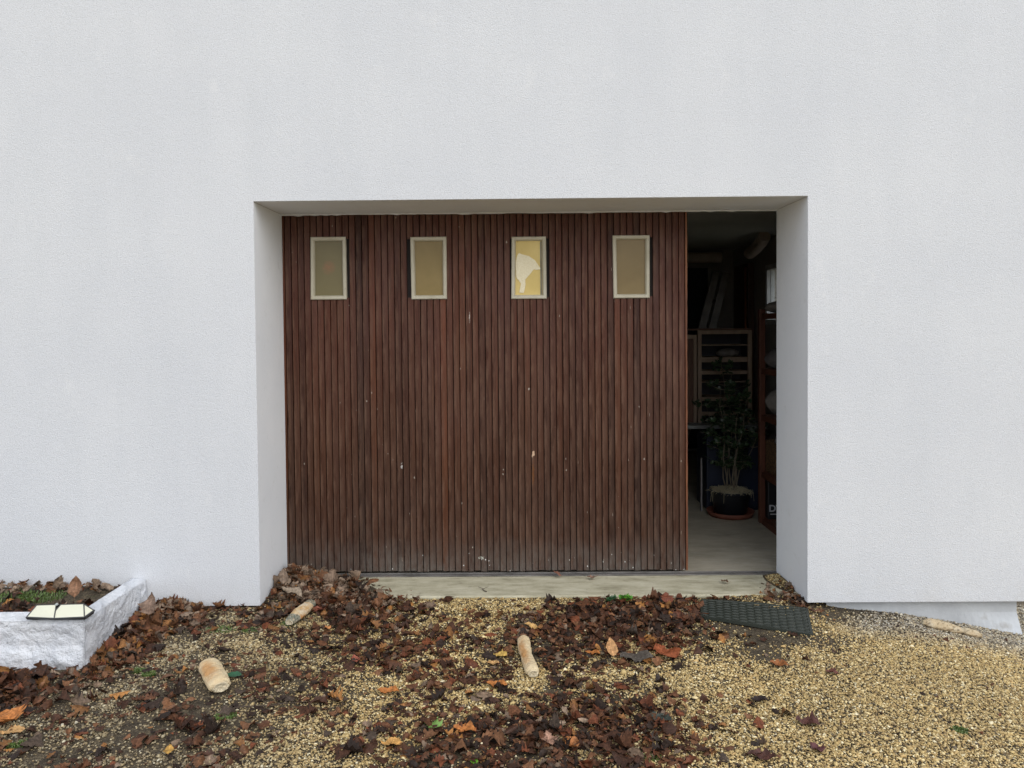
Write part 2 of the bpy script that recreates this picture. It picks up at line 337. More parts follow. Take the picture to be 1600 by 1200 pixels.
# density of stones and of leaves over the yard, read in rows from the house towards the lane
LROW = np.array([940, 980, 1020, 1060, 1100, 1140, 1180.])
LM = np.array([[0,5,7,2,9,8,3,1.2,2.5,8,5,2,3,0,0,0],[6,7,8,3,4.5,5.5,4,3.5,7.5,9,6,2,.8,.1,0,0],[8,6,3,2,3,5,5.5,5,8,9,5,1.5,.7,0,0,0],[8,3,2,1.5,3.5,4,5,4,3.5,4,2,1,.3,0,0,0],
 [6,2,2,2,3,4,4,2,6,7,3,.8,.5,.3,0,0],[4,2,2,4,3,4,5,6,8,8,4.5,.8,.5,.1,0,0],[3,3,3,4,2.5,5,6,7,8,8,5,.8,.4,.3,.1,0]])/9
PM = np.array([[1,1,2,5,2,3,8,8,6,6,6,5,4,5,7,8],[1,2.5,4.5,5,6,6,7,7,3,3,5,1.5,3,7.5,9,9],[2,4.5,6,5.5,6,6,5,6,4,3,6,4,6.5,9,9,9],[2,6,5,4,5,6,7,8,7,8,9,9,9,9,9,9],
 [4,5,5,4,5,7,8,6,4,5,9,9,9,9,9,9],[5,4,4,5,8,8,7,4,4,4,8,9,9,9,9,9],[5,5,4,6,8,7,5,4,4,4,8,9,9,9,9,9]])/9
def look(Mp, X, Y):
    P = np.stack([X, Y, np.full_like(X, -.02)], -1); px, py = project(P)
    u = np.clip((px-50)/100, 0, 14.999); v = np.clip((py-940)/40, 0, 5.999)
    i = u.astype(int); j = v.astype(int); a = u-i; b = v-j
    return (Mp[j, i]*(1-a)+Mp[j, i+1]*a)*(1-b)+(Mp[j+1, i]*(1-a)+Mp[j+1, i+1]*a)*b
def px_of(X, Y, Z): return project(np.stack([X, Y, Z], -1))
PLX, PLY = -1.825, -0.681                              # outer corner of the planter
def blocked(X, Y):
    b = (Y > -.005) & ((X < W0) | ((X > W1) & (X < HX1-.05)))
    b |= (Y > .12)
    b |= (X < -1.86+(Y-PLY)*(-.09)) & (Y > PLY)
    return b & ~((Y > 0) & (X > HX1))

xs = np.concatenate([[-90, -50, -28, -16, -9, -6, -4.5, -3.8], np.arange(-3.3, 4.0, .03), [4.3, 5, 6.5, 9, 16, 28, 50, 90]])
ys = np.concatenate([[-90, -50, -28, -16, -9, -6, -4, -3], np.arange(-2.4, .62, .03), [.9, 1.5, 3, 6, 10, 18, 30, 55, 90]])
GX, GY = np.meshgrid(xs, ys); gx, gy = GX.ravel(), GY.ravel(); GZ = ground_z(gx, gy)
V = np.stack([gx, gy, GZ], -1); nx = len(xs)
I = (np.arange(len(ys)-1)[:, None]*nx+np.arange(nx-1)[None]).ravel(); F = np.stack([I, I+1, I+nx+1, I+nx], -1)
farw = np.clip(np.maximum.reduce([(np.abs(gx-.1)-2.9)/.5, (-gy-1.9)/.4, (gy-1.6)/.4]), 0, 1)
np_obj('ground', V, F, SOIL, extra={'gravel': look(PM, gx, gy), 'far': farw}, kind='structure')

# ------------------------------------------------------------------ the house
house = empty('house', (0, 0, 0), label='white rendered house wall with a wide recessed garage opening', cat='house')
HX0, HT, HB = -7.0, 5.4, 6.0
def grid_face(bm, pts): bm.faces.new([bm.verts.new(p) for p in pts])
mb = MB()
# facade: front ring, back ring, reveals, foot
def ring(y, flip):
    X = [HX0, W0, W1, HX1]; Z = [0, HZ, HT]
    for i in range(3):
        for j in range(2):
            if i == 1 and j == 0: continue
            b = len(mb.V); q = [(X[i], y, Z[j]), (X[i+1], y, Z[j]), (X[i+1], y, Z[j+1]), (X[i], y, Z[j+1])]
            mb.V += q; mb.F.append((b, b+1, b+2, b+3) if not flip else (b+3, b+2, b+1, b))
def quad(*q, rev=False):
    b = len(mb.V); mb.V += list(q); mb.F.append((b, b+1, b+2, b+3))
ring(0, False); ring(DP, True)
quad((HX0, 0, 0), (HX0, DP, 0), (W0, DP, 0), (W0, 0, 0)); quad((W1, 0, 0), (W1, DP, 0), (HX1, DP, 0), (HX1, 0, 0))
quad((HX0, 0, HT), (HX1, 0, HT), (HX1, DP, HT), (HX0, DP, HT))
quad((HX0, 0, 0), (HX0, 0, HT), (HX0, DP, HT), (HX0, DP, 0)); quad((HX1, 0, 0), (HX1, DP, 0), (HX1, DP, HT), (HX1, 0, HT))
quad((W0, 0, 0), (W0, DP, 0), (W0, DP, HZ), (W0, 0, HZ)); ri = len(mb.F)-1
quad((W1, 0, 0), (W1, 0, HZ), (W1, DP, HZ), (W1, DP, 0)); quad((W0, 0, HZ), (W0, DP, HZ), (W1, DP, HZ), (W1, 0, HZ))
fac = mesh_obj('facade_wall', mb.V, mb.F, RENDER, house)
fac.data.materials.append(REVEAL)
for k in (ri, ri+1, ri+2): fac.data.polygons[k].material_index = 1
bm = bmesh.new(); bm.from_mesh(fac.data); bmesh.ops.remove_doubles(bm, verts=bm.verts, dist=1e-5); bmesh.ops.recalc_face_normals(bm, faces=bm.faces); bm.to_mesh(fac.data); bm.free()
bv = fac.modifiers.new('bevel', 'BEVEL'); bv.width = .0025; bv.segments = 2; bv.limit_method = 'ANGLE'; bv.material = 0
# ragged lower lip of render above the door
mb = MB(); n = 90; b = 0
for i in range(n+1):
    x = W0+(W1-W0)*i/n; d = -.001+.006*float(fnoise(x, 0, 9.0, 4)) + (.004 if random.random() < .08 else 0)
    mb.V += [(x, DP-.012, HZ-.0005), (x, DP-.012, HZ-.003-d*.6), (x, DP+.004, HZ-.003-d), (x, DP+.004, HZ-.0005)]
for i in range(n):
    for k in range(3): mb.F.append((4*i+k, 4*i+k+1, 4*i+5+k, 4*i+4+k))
mb.build('render_lip', REVEAL, house)
# plinth, set back under the render, its foot splayed where it meets the gravel at the right
mb = MB(); n = 30
xs_ = np.linspace(W1+.115, HX1-.045, n)
for i, x in enumerate(xs_):
    k = sstep((x-2.2)/.33)
    mb.V += [(x, .05, .0), (x, .048, -.07), (x, .045-.03*float(k), -.14), (x, .03-.12*float(k)+.012*random.random(), -.30)]
for i in range(n-1):
    for k in range(3): mb.F.append((4*i+k, 4*i+k+1, 4*i+5+k, 4*i+4+k))
e = 4*(n-1); b = len(mb.V); X = xs_[-1]
for yy in (DP, HB): mb.V += [(X, yy, 0), (X+.005, yy, -.07), (X+.02, yy, -.14), (X+.06, yy, -.30)]
for s0, s1 in ((e, b), (b, b+4)):
    for k in range(3): mb.F.append((s0+k, s0+k+1, s1+k+1, s1+k))
mb.box(HX0+.04, W0-.03, .05, DP-.002, -.3, -.0015)
mb.box(W1+.03, W1+.115, .09, DP-.002, -.3, -.0015)
mb.build('plinth', PLINTH, house)
# garage room behind the facade
RX0, RX1, RY, RZ = -3.2, 2.35, 4.6, 2.20
MB().box(HX0, RX1+.2, DP+.001, HB, -.3, -.004).build('garage_floor', FLOOR, house)
MB().box(W0-.01, W1+.01, .122, DP+.0008, -.3, .0).build('door_sill', SILL, house, bevel=.008)
mb = MB(); mb.box(HX0, RX0, DP+.001, HB, -.003, HT); mb.box(RX0, RX1, RY, HB, -.003, HT)
WY0, WY1, WZ0, WZ1 = 2.55, 3.45, 1.385, 1.945
mb.box(RX1, HX1-.001, DP+.001, WY0, -.003, RZ+.2); mb.box(RX1, HX1-.001, WY1, HB, -.003, RZ+.2)
mb.box(RX1, HX1-.001, WY0, WY1, -.003, WZ0); mb.box(RX1, HX1-.001, WY0, WY1, WZ1, RZ+.2); mb.box(RX1, HX1-.001, DP+.001, HB, RZ+.2, HT)
mb.build('inner_walls', PLASTER, house)
MB().box(RX0-.01, RX1+.01, DP+.001, RY+.01, RZ, RZ+.18).build('ceiling', CEIL, house)
mb = MB(); ov = .12
ymid = (DP+HB)/2
for (ya, yb, za, zb) in ((-ov, ymid, HT+.02, HT+1.7), (ymid, HB+ov, HT+1.7, HT+.02)):
    b = len(mb.V)
    mb.V += [(HX0-.2, ya, za), (HX1+.2, ya, za), (HX1+.2, yb, zb), (HX0-.2, yb, zb), (HX0-.2, ya, za+.12), (HX1+.2, ya, za+.12), (HX1+.2, yb, zb+.12), (HX0-.2, yb, zb+.12)]
    mb.F += [(b,b+3,b+2,b+1),(b+4,b+5,b+6,b+7),(b,b+1,b+5,b+4),(b+1,b+2,b+6,b+5),(b+2,b+3,b+7,b+6),(b+3,b,b+4,b+7)]
mb.build('roof', ROOF, house)
# side window of the garage
mb = MB(); f_ = .05
xa, xb = RX1-.015, RX1+.06
mb.box(xa, xb, WY0, WY0+f_, WZ0, WZ1); mb.box(xa, xb, WY1-f_, WY1, WZ0, WZ1)
mb.box(xa, xb, WY0+f_, WY1-f_, WZ0, WZ0+f_); mb.box(xa, xb, WY0+f_, WY1-f_, WZ1-f_, WZ1); mb.box(xa, xb, (WY0+WY1)/2-.03, (WY0+WY1)/2+.03, WZ0+f_, WZ1-f_)
wf = mb.build('side_window', WHITEP, house, bevel=.004)
MB().box(RX1+.02, RX1+.026, WY0+f_, WY1-f_, WZ0+f_, WZ1-f_).build('window_pane', GLASS, wf)
# door rail in front of the door foot
mb = MB(); mb.box(W0, W1, DP-.034, DP-.006, .0005, .008); mb.box(W0, W1, DP-.006, DP-.001, .0005, .014)
mb.build('door_rail', RAIL, house, bevel=.001)

# ---- sliding door: 4 mm gaps between narrow boards over a dark backing
DY = DP+.006; DX1 = .936; PIT_B = (DX1-(-1.30))/62.0
wins = [(-1.157, -.955, 1.556, 1.905), (-.593, -.395, 1.553, 1.900), (-.036, .162, 1.550, 1.896), (.534, .735, 1.549, 1.898)]
V, F, bt = [], [], []
eg = []
def board(x0, x1, z0, z1, t, dy):
    c_ = .0028; y0 = DY+dy; y1 = DY+.016
    prof = [(x0, y1), (x0, y0+c_), (x0+c_*.5, y0+.0008), (x0+c_, y0), (x1-c_, y0), (x1-c_*.5, y0+.0008), (x1, y0+c_), (x1, y1)]
    b = len(V); nseg = 1
    for z in (z0, z1):
        for (x, y) in prof: V.append((x, y, z))
    k = len(prof)
    for i in range(k-1): F.append((b+i, b+i+1, b+k+i+1, b+k+i))
    F.append(tuple(b+i for i in range(k))[::-1]); F.append(tuple(b+k+i for i in range(k)))
    bt.extend([t]*(2*k)); eg.extend([0, .1, .8, .5, 0, .1, 0, 0]*2)
nb = 75; xleft = DX1-nb*PIT_B
for i in range(nb):
    x0 = xleft+i*PIT_B; x1 = x0+PIT_B-.0036+random.uniform(-.0007, .0004); t = min(1, max(0, random.gauss(.45, .24)))
    if random.random() < .1: t = random.uniform(.75, 1)
    dy = random.uniform(0, .0022); zb = .020+random.uniform(-.003, .004); zt = HZ+.01
    segs = [(zb, zt)]
    for (a, b_, c0, c1) in wins:
        if x1 > a+.006 and x0 < b_-.006:
            segs = [(zb, c0+.01), (c1-.01, zt)]
    for (s0, s1) in segs: board(x0, x1, s0, s1, t if s0 < 1 else min(1, t*.8), dy)
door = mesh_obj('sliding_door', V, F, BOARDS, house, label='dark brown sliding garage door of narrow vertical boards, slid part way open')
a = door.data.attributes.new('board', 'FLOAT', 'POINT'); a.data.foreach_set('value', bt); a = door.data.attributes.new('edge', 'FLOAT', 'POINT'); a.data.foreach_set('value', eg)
mb = MB(); segx = [xleft] + [v for w_ in wins for v in (w_[0]+.03, w_[1]-.03)] + [DX1-.004]
for i in range(0, len(segx), 2): mb.box(segx[i], segx[i+1], DY+.0165, DY+.045, .018, HZ+.05)
for (a, b_, c0, c1) in wins:
    mb.box(a+.03, b_-.03, DY+.0165, DY+.045, .018, c0+.03); mb.box(a+.03, b_-.03, DY+.0165, DY+.045, c1-.03, HZ+.05)
mb.build('door_backing', GROOVE, door)
mb = MB(); nz = 60; V_, F_ = [], []
for i in range(nz+1):
    z = .018+(HZ+.03-.018)*i/nz; j = .0022*(random.random()-.5)
    V_ += [(DX1-.001, DY-.001+j*.5, z), (DX1+.009+j, DY-.001+j*.5, z), (DX1+.009+j, DY+.048, z), (DX1-.001, DY+.048, z)]
for i in range(nz):
    for k in range(4): F_.append((4*i+k, 4*i+(k+1) % 4, 4*i+4+(k+1) % 4, 4*i+4+k))
F_ += [(3, 2, 1, 0), (4*nz, 4*nz+1, 4*nz+2, 4*nz+3)]
mesh_obj('door_edge', V_, F_, EDGE, door)
for k, (a, b_, c0, c1) in enumerate(wins):
    # mitred frame with bevelled face
    V_, F_ = [], []
    fr = .0235
    tilt = (.004, -.003, .005, -.004)[k]
    loops = [(0, DY+.014), (0, DY-.006), (.004, DY-.010), (.016, DY-.009), (fr-.002, DY-.002), (fr, DY+.0135)]
    for (ins, y) in loops:
        V_ += [(a+ins, y, c0+ins), (b_-ins, y, c0+ins), (b_-ins-tilt*.3, y, c1-ins), (a+ins+tilt, y, c1-ins)]
    for i in range(len(loops)-1):
        for q in range(4): F_.append((4*i+q, 4*i+(q+1) % 4, 4*i+4+(q+1) % 4, 4*i+4+q))
    mesh_obj('window_frame', V_, F_, FRAME, door)
    pm = (PANE1, PANE2, YBOARD, PANE4)[k]
    lab = ('olive green frosted pane with a faint orange reflection painted in', None, 'bright yellow board filling a broken window', None)[k]
    MB().box(a+fr-.004, b_-fr+.004, DY+.010, DY+.0160, c0+fr-.004, c1-fr+.004).build('window_pane', pm, door, label=lab)
# glass shard left in the third window
a, b_, c0, c1 = wins[2]; sh = [(.0, .36), (.0, .62), (.05, .74), (.13, .79), (.22, .765), (.5, .73), (.74, .65), (.95, .50), (.97, .475), (.80, .46), (.70, .475), (.55, .38), (.42, .31), (.36, .28), (.37, .17), (.30, .02), (.12, .03), (.19, .20), (.10, .27), (.03, .30)]
wx, wz = b_-a-.056, c1-c0-.056
P = [(a+.028+u*wx, c0+.028+v*wz) for u, v in sh]; n = len(P)
V_ = [(x, DY+.0062, z) for x, z in P]+[(x, DY+.0094, z) for x, z in P]
F_ = [tuple(range(n)), tuple(range(n, 2*n))[::-1]]+[(i, (i+1) % n, n+(i+1) % n, n+i) for i in range(n)]
o = mesh_obj('glass_shard', V_, F_, SHARD, door, label='speckled glass shard left in the broken window')
bm = bmesh.new(); bm.from_mesh(o.data); bmesh.ops.triangulate(bm, faces=[f for f in bm.faces if len(f.verts) > 4]); bmesh.ops.recalc_face_normals(bm, faces=bm.faces); bm.to_mesh(o.data); bm.free()
mb = MB(); mb.box(b_-.034, b_-.0265, DY+.006, DY+.0094, c0+.022, c1-.026)
mb.build('pane_remnant', plain('grey_pane_remnant', (.10, .095, .07), (.2, .19, .15), .4), door)

# ------------------------------------------------------------------ planter of white painted stone
def displaced_box(corners_b, corners_t, res=.009, amp=.013, seed=0, rail=False):
    """prism with quad plan; faces cut into a fine grid and pushed in and out like quarry-faced stone"""
    V_, F_ = [], []
    def face(p00, p10, p11, p01):
        p00, p10, p11, p01 = map(np.array, (p00, p10, p11, p01))
        nu = max(2, int(np.linalg.norm(p10-p00)/res)); nv = max(2, int(np.linalg.norm(p01-p00)/res))
        nrm = np.cross(p10-p00, p01-p00); nrm = nrm/np.linalg.norm(nrm); b = len(V_)
        for j in range(nv+1):
            for i in range(nu+1):
                u, v = i/nu, j/nv; p = (p00*(1-u)+p10*u)*(1-v)+(p01*(1-u)+p11*u)*v
                edge = min(u*nu, (1-u)*nu, v*nv, (1-v)*nv)/2.0; k = min(1, edge)
                q = p@np.array([1.0, .73, 0]); d = (float(fnoise(q, p[2], 11, seed))-.45)*2*amp+(float(fnoise(q, p[2], 34, seed+2))-.5)*amp
                if rail and abs(nrm[2]) < .5:
                    h = (p[2]+.02)/.21; d -= .006*math.exp(-((h-.50)/.06)**2)
                V_.append(tuple(p+nrm*d*k-nrm*(1-k)*.003))
        for j in range(nv):
            for i in range(nu):
                a_ = b+j*(nu+1)+i; F_.append((a_, a_+1, a_+nu+2, a_+nu+1))
    B, T = corners_b, corners_t
    for i in range(4): face(B[i], B[(i+1) % 4], T[(i+1) % 4], T[i])
    face(*T)
    return V_, F_
zb = -.06
wing_b = [(-1.815, PLY-.005, zb), (-1.885, -.002, zb), (-1.965, -.002, zb), (-1.895, PLY+.1, zb)]
wing_t = [(-1.812, PLY, .196), (-1.885, -.002, .138), (-1.955, -.002, .148), (-1.885, PLY+.1, .196)]
V1, F1 = displaced_box(wing_b, wing_t, seed=1)
run_b = [(-4.6, PLY-.01, zb), (-1.815, PLY-.005, zb), (-1.895, PLY+.1, zb), (-4.6, PLY+.1, zb)]
run_t = [(-4.6, PLY-.004, .186), (-1.812, PLY, .196), (-1.885, PLY+.1, .196), (-4.6, PLY+.1, .186)]
V2, F2 = displaced_box(run_b, run_t, seed=4, rail=True)
o = mesh_obj('low_planter_wall', V1+V2, F1+[tuple(i+len(V1) for i in f) for f in F2], STONE, smooth=True,
    label='low white painted rough stone wall around the flower bed at the left', cat='low wall')
bm = bmesh.new(); bm.from_mesh(o.data); bmesh.ops.remove_doubles(bm, verts=bm.verts, dist=.0018); bmesh.ops.recalc_face_normals(bm, faces=bm.faces); bm.to_mesh(o.data); bm.free()
# bed soil
sx = np.arange(-4.55, -1.87, .04); sy_ = np.arange(PLY+.08, .03, .035); SX, SY = np.meshgrid(sx, sy_)
def bed_z(X, Y): return .105+.03*(fnoise(X, Y, 5, 2)-.5)+.02*sstep((Y-PLY-.1)/.6)-.02
bx, by = SX.ravel(), SY.ravel(); nx = len(sx)
I = (np.arange(len(sy_)-1)[:, None]*nx+np.arange(nx-1)[None]).ravel()
np_obj('bed_soil', np.stack([bx, by, bed_z(bx, by)], -1), np.stack([I, I+1, I+nx+1, I+nx], -1), SOIL, extra={'gravel': np.zeros(len(bx)), 'far': np.zeros(len(bx))}, kind='structure')

# ------------------------------------------------------------------ gravel
ico = [(0,0,1)]; 
for k in range(5): ico.append((math.cos(k*2*math.pi/5)*.894, math.sin(k*2*math.pi/5)*.894, .447))
for k in range(5): ico.append((math.cos((k+.5)*2*math.pi/5)*.894, math.sin((k+.5)*2*math.pi/5)*.894, -.447))
ico.append((0,0,-1)); ico = np.array(ico)
icf = []
for k in range(5):
    k2 = (k+1) % 5; icf += [(0,1+k,1+k2),(1+k,6+k,1+k2),(1+k2,6+k,6+k2),(11,6+k2,6+k)]
icf = np.array(icf)
def stones(X, Y, Z, size, colr, flat=(.45, .8)):
    n = len(X); var = ico[None]*(1+rng.uniform(-.28, .28, (40, 12, 1))); v = var[rng.integers(0, 40, n)]
    s = np.stack([size*rng.uniform(.9, 1.5, n), size*rng.uniform(.7, 1.05, n), size*rng.uniform(*flat, n)], -1); v = v*s[:, None, :]
    tl = rng.normal(0, .45, n); ct, st = np.cos(tl)[:, None], np.sin(tl)[:, None]
    y, z = v[..., 1]*ct-v[..., 2]*st, v[..., 1]*st+v[..., 2]*ct; v = np.stack([v[..., 0], y, z], -1)
    a = rng.uniform(0, 6.283, n); ca, sa = np.cos(a)[:, None], np.sin(a)[:, None]
    x, y = v[..., 0]*ca-v[..., 1]*sa, v[..., 0]*sa+v[..., 1]*ca
    v = np.stack([x, y, v[..., 2]], -1)+np.stack([X, Y, Z], -1)[:, None, :]
    F = icf[None]+(np.arange(n)*12)[:, None, None]
    C = np.repeat(np.concatenate([colr, np.ones((n, 1))], -1), 12, 0)
    return v.reshape(-1, 3), F.reshape(-1, 3), C
N = 430000
X = rng.uniform(-2.9, 3.1, N); Y = rng.uniform(-2.0, .45, N)
# thin out what lies outside the neighbourhood of the view
edgew = np.clip(1-np.maximum.reduce([(np.abs(X-.1)-2.6)/.3, (-Y-1.75)/.25]), .15, 1)
keep = (~blocked(X, Y)) | ((Y > 0) & (X > HX1-.02))
keep |= (Y < .11) & (Y > 0) & (X > W1+.05) & (X < HX1)   # under the overhang by the plinth
P_ = look(PM, X, Y); pn = fnoise(X, Y, 6.5, 1)
p = np.clip((P_*1.1+(pn-.5)*np.where(X < -.4, 1.3, 2.0)*(1-np.abs(P_-.5)*1.2)), .03, 1)**2.0*.92+.02
p = np.where(P_ > .93, 1, p)
keep &= rng.random(N) < p*edgew
keep_ = (X > .9) & (X < W1-.01) & (Y > .09) & (Y < DP-.05) & (ground_z(X, Y) > .002) & (rng.random(N) < .75)
keep |= keep_
# stones washed on to the sill in the right corner
X, Y = X[keep], Y[keep]; n = len(X)
px, py = px_of(X, Y, np.full(n, -.03))
u = rng.random(n); base = np.empty((n, 3))
pal = np.array([[.56, .415, .18], [.44, .31, .125], [.73, .59, .31], [.25, .175, .08], [.82, .72, .47], [.13, .10, .06], [.50, .34, .14]])
ci = rng.choice(7, n, p=[.30, .26, .14, .11, .05, .05, .09]); base = pal[ci]*rng.uniform(.84, 1.2, (n, 1))*(.80+.38*fnoise(X, Y, 1.6, 21))[:, None]
greyw = np.clip(np.clip((1000-py)/30, 0, 1)*np.clip((px-1290)/60, 0, 1)*.85 + .45*np.clip((560-px)/300, 0, 1), 0, 1)[:, None]*rng.uniform(.5, 1, (n, 1))
lum = base.mean(1, keepdims=True)*.80; base = base*(1-greyw)+lum*np.array([[1.02, 1, .93]])*greyw
dirtw = np.clip((P_[keep] < .6)*rng.uniform(-.4, .7, n), 0, 1)[:, None]; base = base*(1-dirtw*.75)*(1-.22*np.clip((-.2-X)/.8, 0, 1))[:, None]
size = np.exp(rng.normal(math.log(.0035), .32, n)); size = np.where(P_[keep] > .9, size*.95, size)
Z = ground_z(X, Y)+.0015+rng.uniform(-.001, .0035, n)
V, F, C = stones(X, Y, Z, size, base)
np_obj('gravel', V, F, PEBBLE, C, kind='stuff', label='yellow gravel stones spread over the yard in front of the house')

# ------------------------------------------------------------------ leaves
NS = 13; ts = np.linspace(0, 1, NS)
def prof(kind):
    e = np.sin(np.pi*ts**.85)**.8
    if kind == 'oak': w_ = .30*e*(1+.42*np.sin(ts*np.pi*7.6))
    elif kind == 'oval': w_ = .30*e
    elif kind == 'ivy': w_ = .50*np.interp(ts, [0, .08, .3, .42, .58, .68, 1], [0, .75, .62, 1.0, .5, .42, 0])
    elif kind == 'maple': w_ = .62*np.interp(ts, [0, .08, .2, .3, .45, .55, .62, .75, .85, 1], [0, .55, .35, .95, .5, 1.0, .42, .3, .45, 0])
    else: w_ = .34*e*(1+.25*np.sin(ts*23))
    w_[0] = .012; w_[-1] = .008; return w_
KINDS = ['oak', 'oval', 'frag', 'maple', 'oak', 'oval', 'frag', 'oak', 'oak', 'frag']
def leaf_grid(kind, L, fold, curlx, curly, jit, g):
    w_ = prof(kind)*L*(1+g.uniform(-jit, jit, NS)); rows = []
    stem = kind != 'frag'
    for i in range(NS):
        y = (ts[i]-.5)*L
        lw, rw = w_[i]*(1+g.uniform(-jit, jit)), w_[i]*(1+g.uniform(-jit, jit)); sweep = .10*L*(lw/L)*math.sin(ts[i]*20)
        for f_ in (-1, -.5, 0, .5, 1):
            ww = lw if f_ < 0 else rw; x = f_*ww
            z = abs(x)*fold+curlx*x*x/L+curly*(y*y)/L+g.uniform(-1, 1)*.030*L*(abs(f_) > .3)
            rows.append((x, y+abs(f_)*sweep, z))
    return np.array(rows)
LF = []
for i in range(NS-1):
    for k in range(4): a_ = i*5+k; LF.append((a_, a_+1, a_+6, a_+5))
LF = np.array(LF); VEIN = np.tile(np.array([1, .5, 0, .5, 1]), NS)
def rotm(rx, ry, rz):
    return np.array(Matrix.Rotation(rz, 3, 'Z') @ Matrix.Rotation(ry, 3, 'Y') @ Matrix.Rotation(rx, 3, 'X'))
LIB = [leaf_grid(KINDS[i % 10], 1.0, rng.uniform(-.1, .7), rng.uniform(-1.6, 2.2), rng.uniform(-.6, 1.2), .24 if KINDS[i % 10] == 'frag' else .1, rng) for i in range(60)]
def litter(X, Y, Zf, tilt, L, colr):
    n = len(X); V = np.empty((n, NS*5, 3)); lib = rng.integers(0, 60, n)
    for i in range(n):
        A = rotm(rng.normal(0, tilt[i]), rng.normal(0, tilt[i]), rng.uniform(0, 6.283)); v = LIB[lib[i]]*L[i]
        if rng.random() < .5: v = v*np.array([1, 1, -1])
        v = v@A.T
        mn = v[:, 2].min(); v[:, 2] -= mn*.55
        V[i] = v+np.array([X[i], Y[i], Zf[i]])
    F = (LF[None]+(np.arange(n)*NS*5)[:, None, None]).reshape(-1, 4)
    C = np.repeat(np.concatenate([colr, np.ones((n, 1))], -1), NS*5, 0)
    return V.reshape(-1, 3), F, C, np.tile(VEIN, n)
LPAL = np.array([[.056, .025, .014], [.105, .045, .022], [.160, .075, .036], [.028, .017, .012], [.20, .092, .032], [.32, .145, .042], [.18, .125, .085], [.145, .048, .022], [.25, .18, .125], [.060, .042, .030]])
def lcol(n, pr): return LPAL[rng.choice(10, n, p=pr)]*rng.uniform(.75, 1.25, (n, 1))
wet = [.27, .20, .10, .20, .035, .014, .035, .085, .015, .046]; dry = [.05, .10, .18, .02, .05, .015, .33, .03, .215, .01]
parts = []
# crumbs of leaf and bark everywhere, also on the clean gravel
N = 3400; X = rng.uniform(-2.9, 3.0, N); Y = rng.uniform(-1.9, .1, N)
k = ~blocked(X, Y) & (rng.random(N) < .25+.75*np.clip(fnoise(X, Y, 2.6, 12)*2.4-.8, 0, 1)*np.where(X > 1.0, .75, 1)); X, Y = X[k], Y[k]; n = len(X)
parts.append(litter(X, Y, ground_z(X, Y)+.004, np.full(n, .3), np.exp(rng.normal(math.log(.011), .45, n)), lcol(n, [.28, .2, .1, .22, .04, .02, .03, .06, .01, .04])))
N = 52000; X = rng.uniform(-2.9, 3.0, N); Y = rng.uniform(-2.0, .1, N)
Ld = look(LM, X, Y); ln = fnoise(X, Y, 5.0, 7)
p = np.clip(Ld*1.0+(ln-.5)*1.7*(1-np.abs(Ld-.5)*1.1), 0, 1)*np.where(Ld < .02, 0, 1)
p = np.where(Ld < .14, Ld*.35, p)**1.3
foot = lambda X, Y: ((X > .90) & (X < 1.40) & (Y > -.36) & (Y < .10) & (Y < .07-(X-.9)*.22))
breads = [(-1.21, -.84, .12), (.03, -.62, .065), (.035, -.74, .07), (.04, -.84, .085), (.022, -.52, .065), (-1.05, -.19, .10)]
def clear(X, Y):
    k = ~foot(X, Y)
    for (a_, b_, r_) in breads: k &= (X-a_)**2+(Y-b_)**2 > r_*r_
    return k
keep = (rng.random(N) < p*.66) & ~blocked(X, Y) & clear(X, Y); X, Y = X[keep], Y[keep]; n = len(X)
L = np.minimum(np.exp(rng.normal(math.log(.030), .40, n)), .075); parts.append(litter(X, Y, ground_z(X, Y)+.002+rng.exponential(.003, n), np.full(n, .15), L, lcol(n, wet)))
def pile(cx, cy, sx_, sy2, H, n, pal_, lo=.045, zf=ground_z, tilt=.5, ok=None, ang=0):
    a = rng.normal(0, 1, (n*2, 2))*.62; ca, sa = math.cos(ang), math.sin(ang)
    X = cx+(a[:, 0]*sx_)*ca-(a[:, 1]*sy2)*sa; Y = cy+(a[:, 0]*sx_)*sa+(a[:, 1]*sy2)*ca
    k = (ok(X, Y) if ok is not None else ~blocked(X, Y)) & clear(X, Y); X, Y, a = X[k][:n], Y[k][:n], a[k][:n]; m_ = len(X)
    h = H*np.exp(-(a**2).sum(1)*.9)*rng.random(m_)
    parts.append(litter(X, Y, zf(X, Y)+h+.003, np.full(m_, tilt), np.minimum(np.exp(rng.normal(math.log(lo*.74), .36, m_)), .08), lcol(m_, pal_)))
okr = lambda X, Y: (Y < DP-.04) & (X > W0+.015) & (X < W1-.01) | ((Y < -.01) & (X > -1.83))
pile(-1.10, .22, .22, .20, .035, 700, dry, .050, ok=okr)
pile(-1.22, .33, .13, .14, .045, 300, dry, .050, ok=okr)
pile(-.86, .08, .28, .10, .012, 300, dry, .045, ok=okr)
pile(-.85, -.12, .35, .16, .02, 260, wet, ok=okr)
pile(-1.74, -.30, .10, .42, .03, 480, [.1, .2, .25, .05, .1, .03, .12, .08, .05, .02], .05, ang=.1)
pile(-1.68, -.08, .13, .15, .035, 260, dry, .05)
pile(-2.10, -.90, .20, .12, .05, 480, wet, .055)
pile(-2.45, -.98, .35, .18, .045, 460, wet, .05)
pile(1.40, .14, .10, .16, .012, 70, dry, .035, ok=okr)
pile(.56, -.12, .34, .15, .010, 420, wet, .045)
pile(.62, -.36, .34, .16, .008, 240, wet, .045)
pile(.25, -1.15, .45, .18, .008, 460, wet, .045)
pile(-.60, -.40, .45, .28, .006, 220, wet, .045)
okb = lambda X, Y: (Y < -.02) & (Y > PLY+.12) & (X < -1.99)
pile(-2.75, -.05, .9, .06, .03, 240, dry, .05, zf=bed_z, ok=okb)
pile(-2.5, -.32, .7, .09, .01, 230, wet, .05, zf=bed_z, ok=okb)
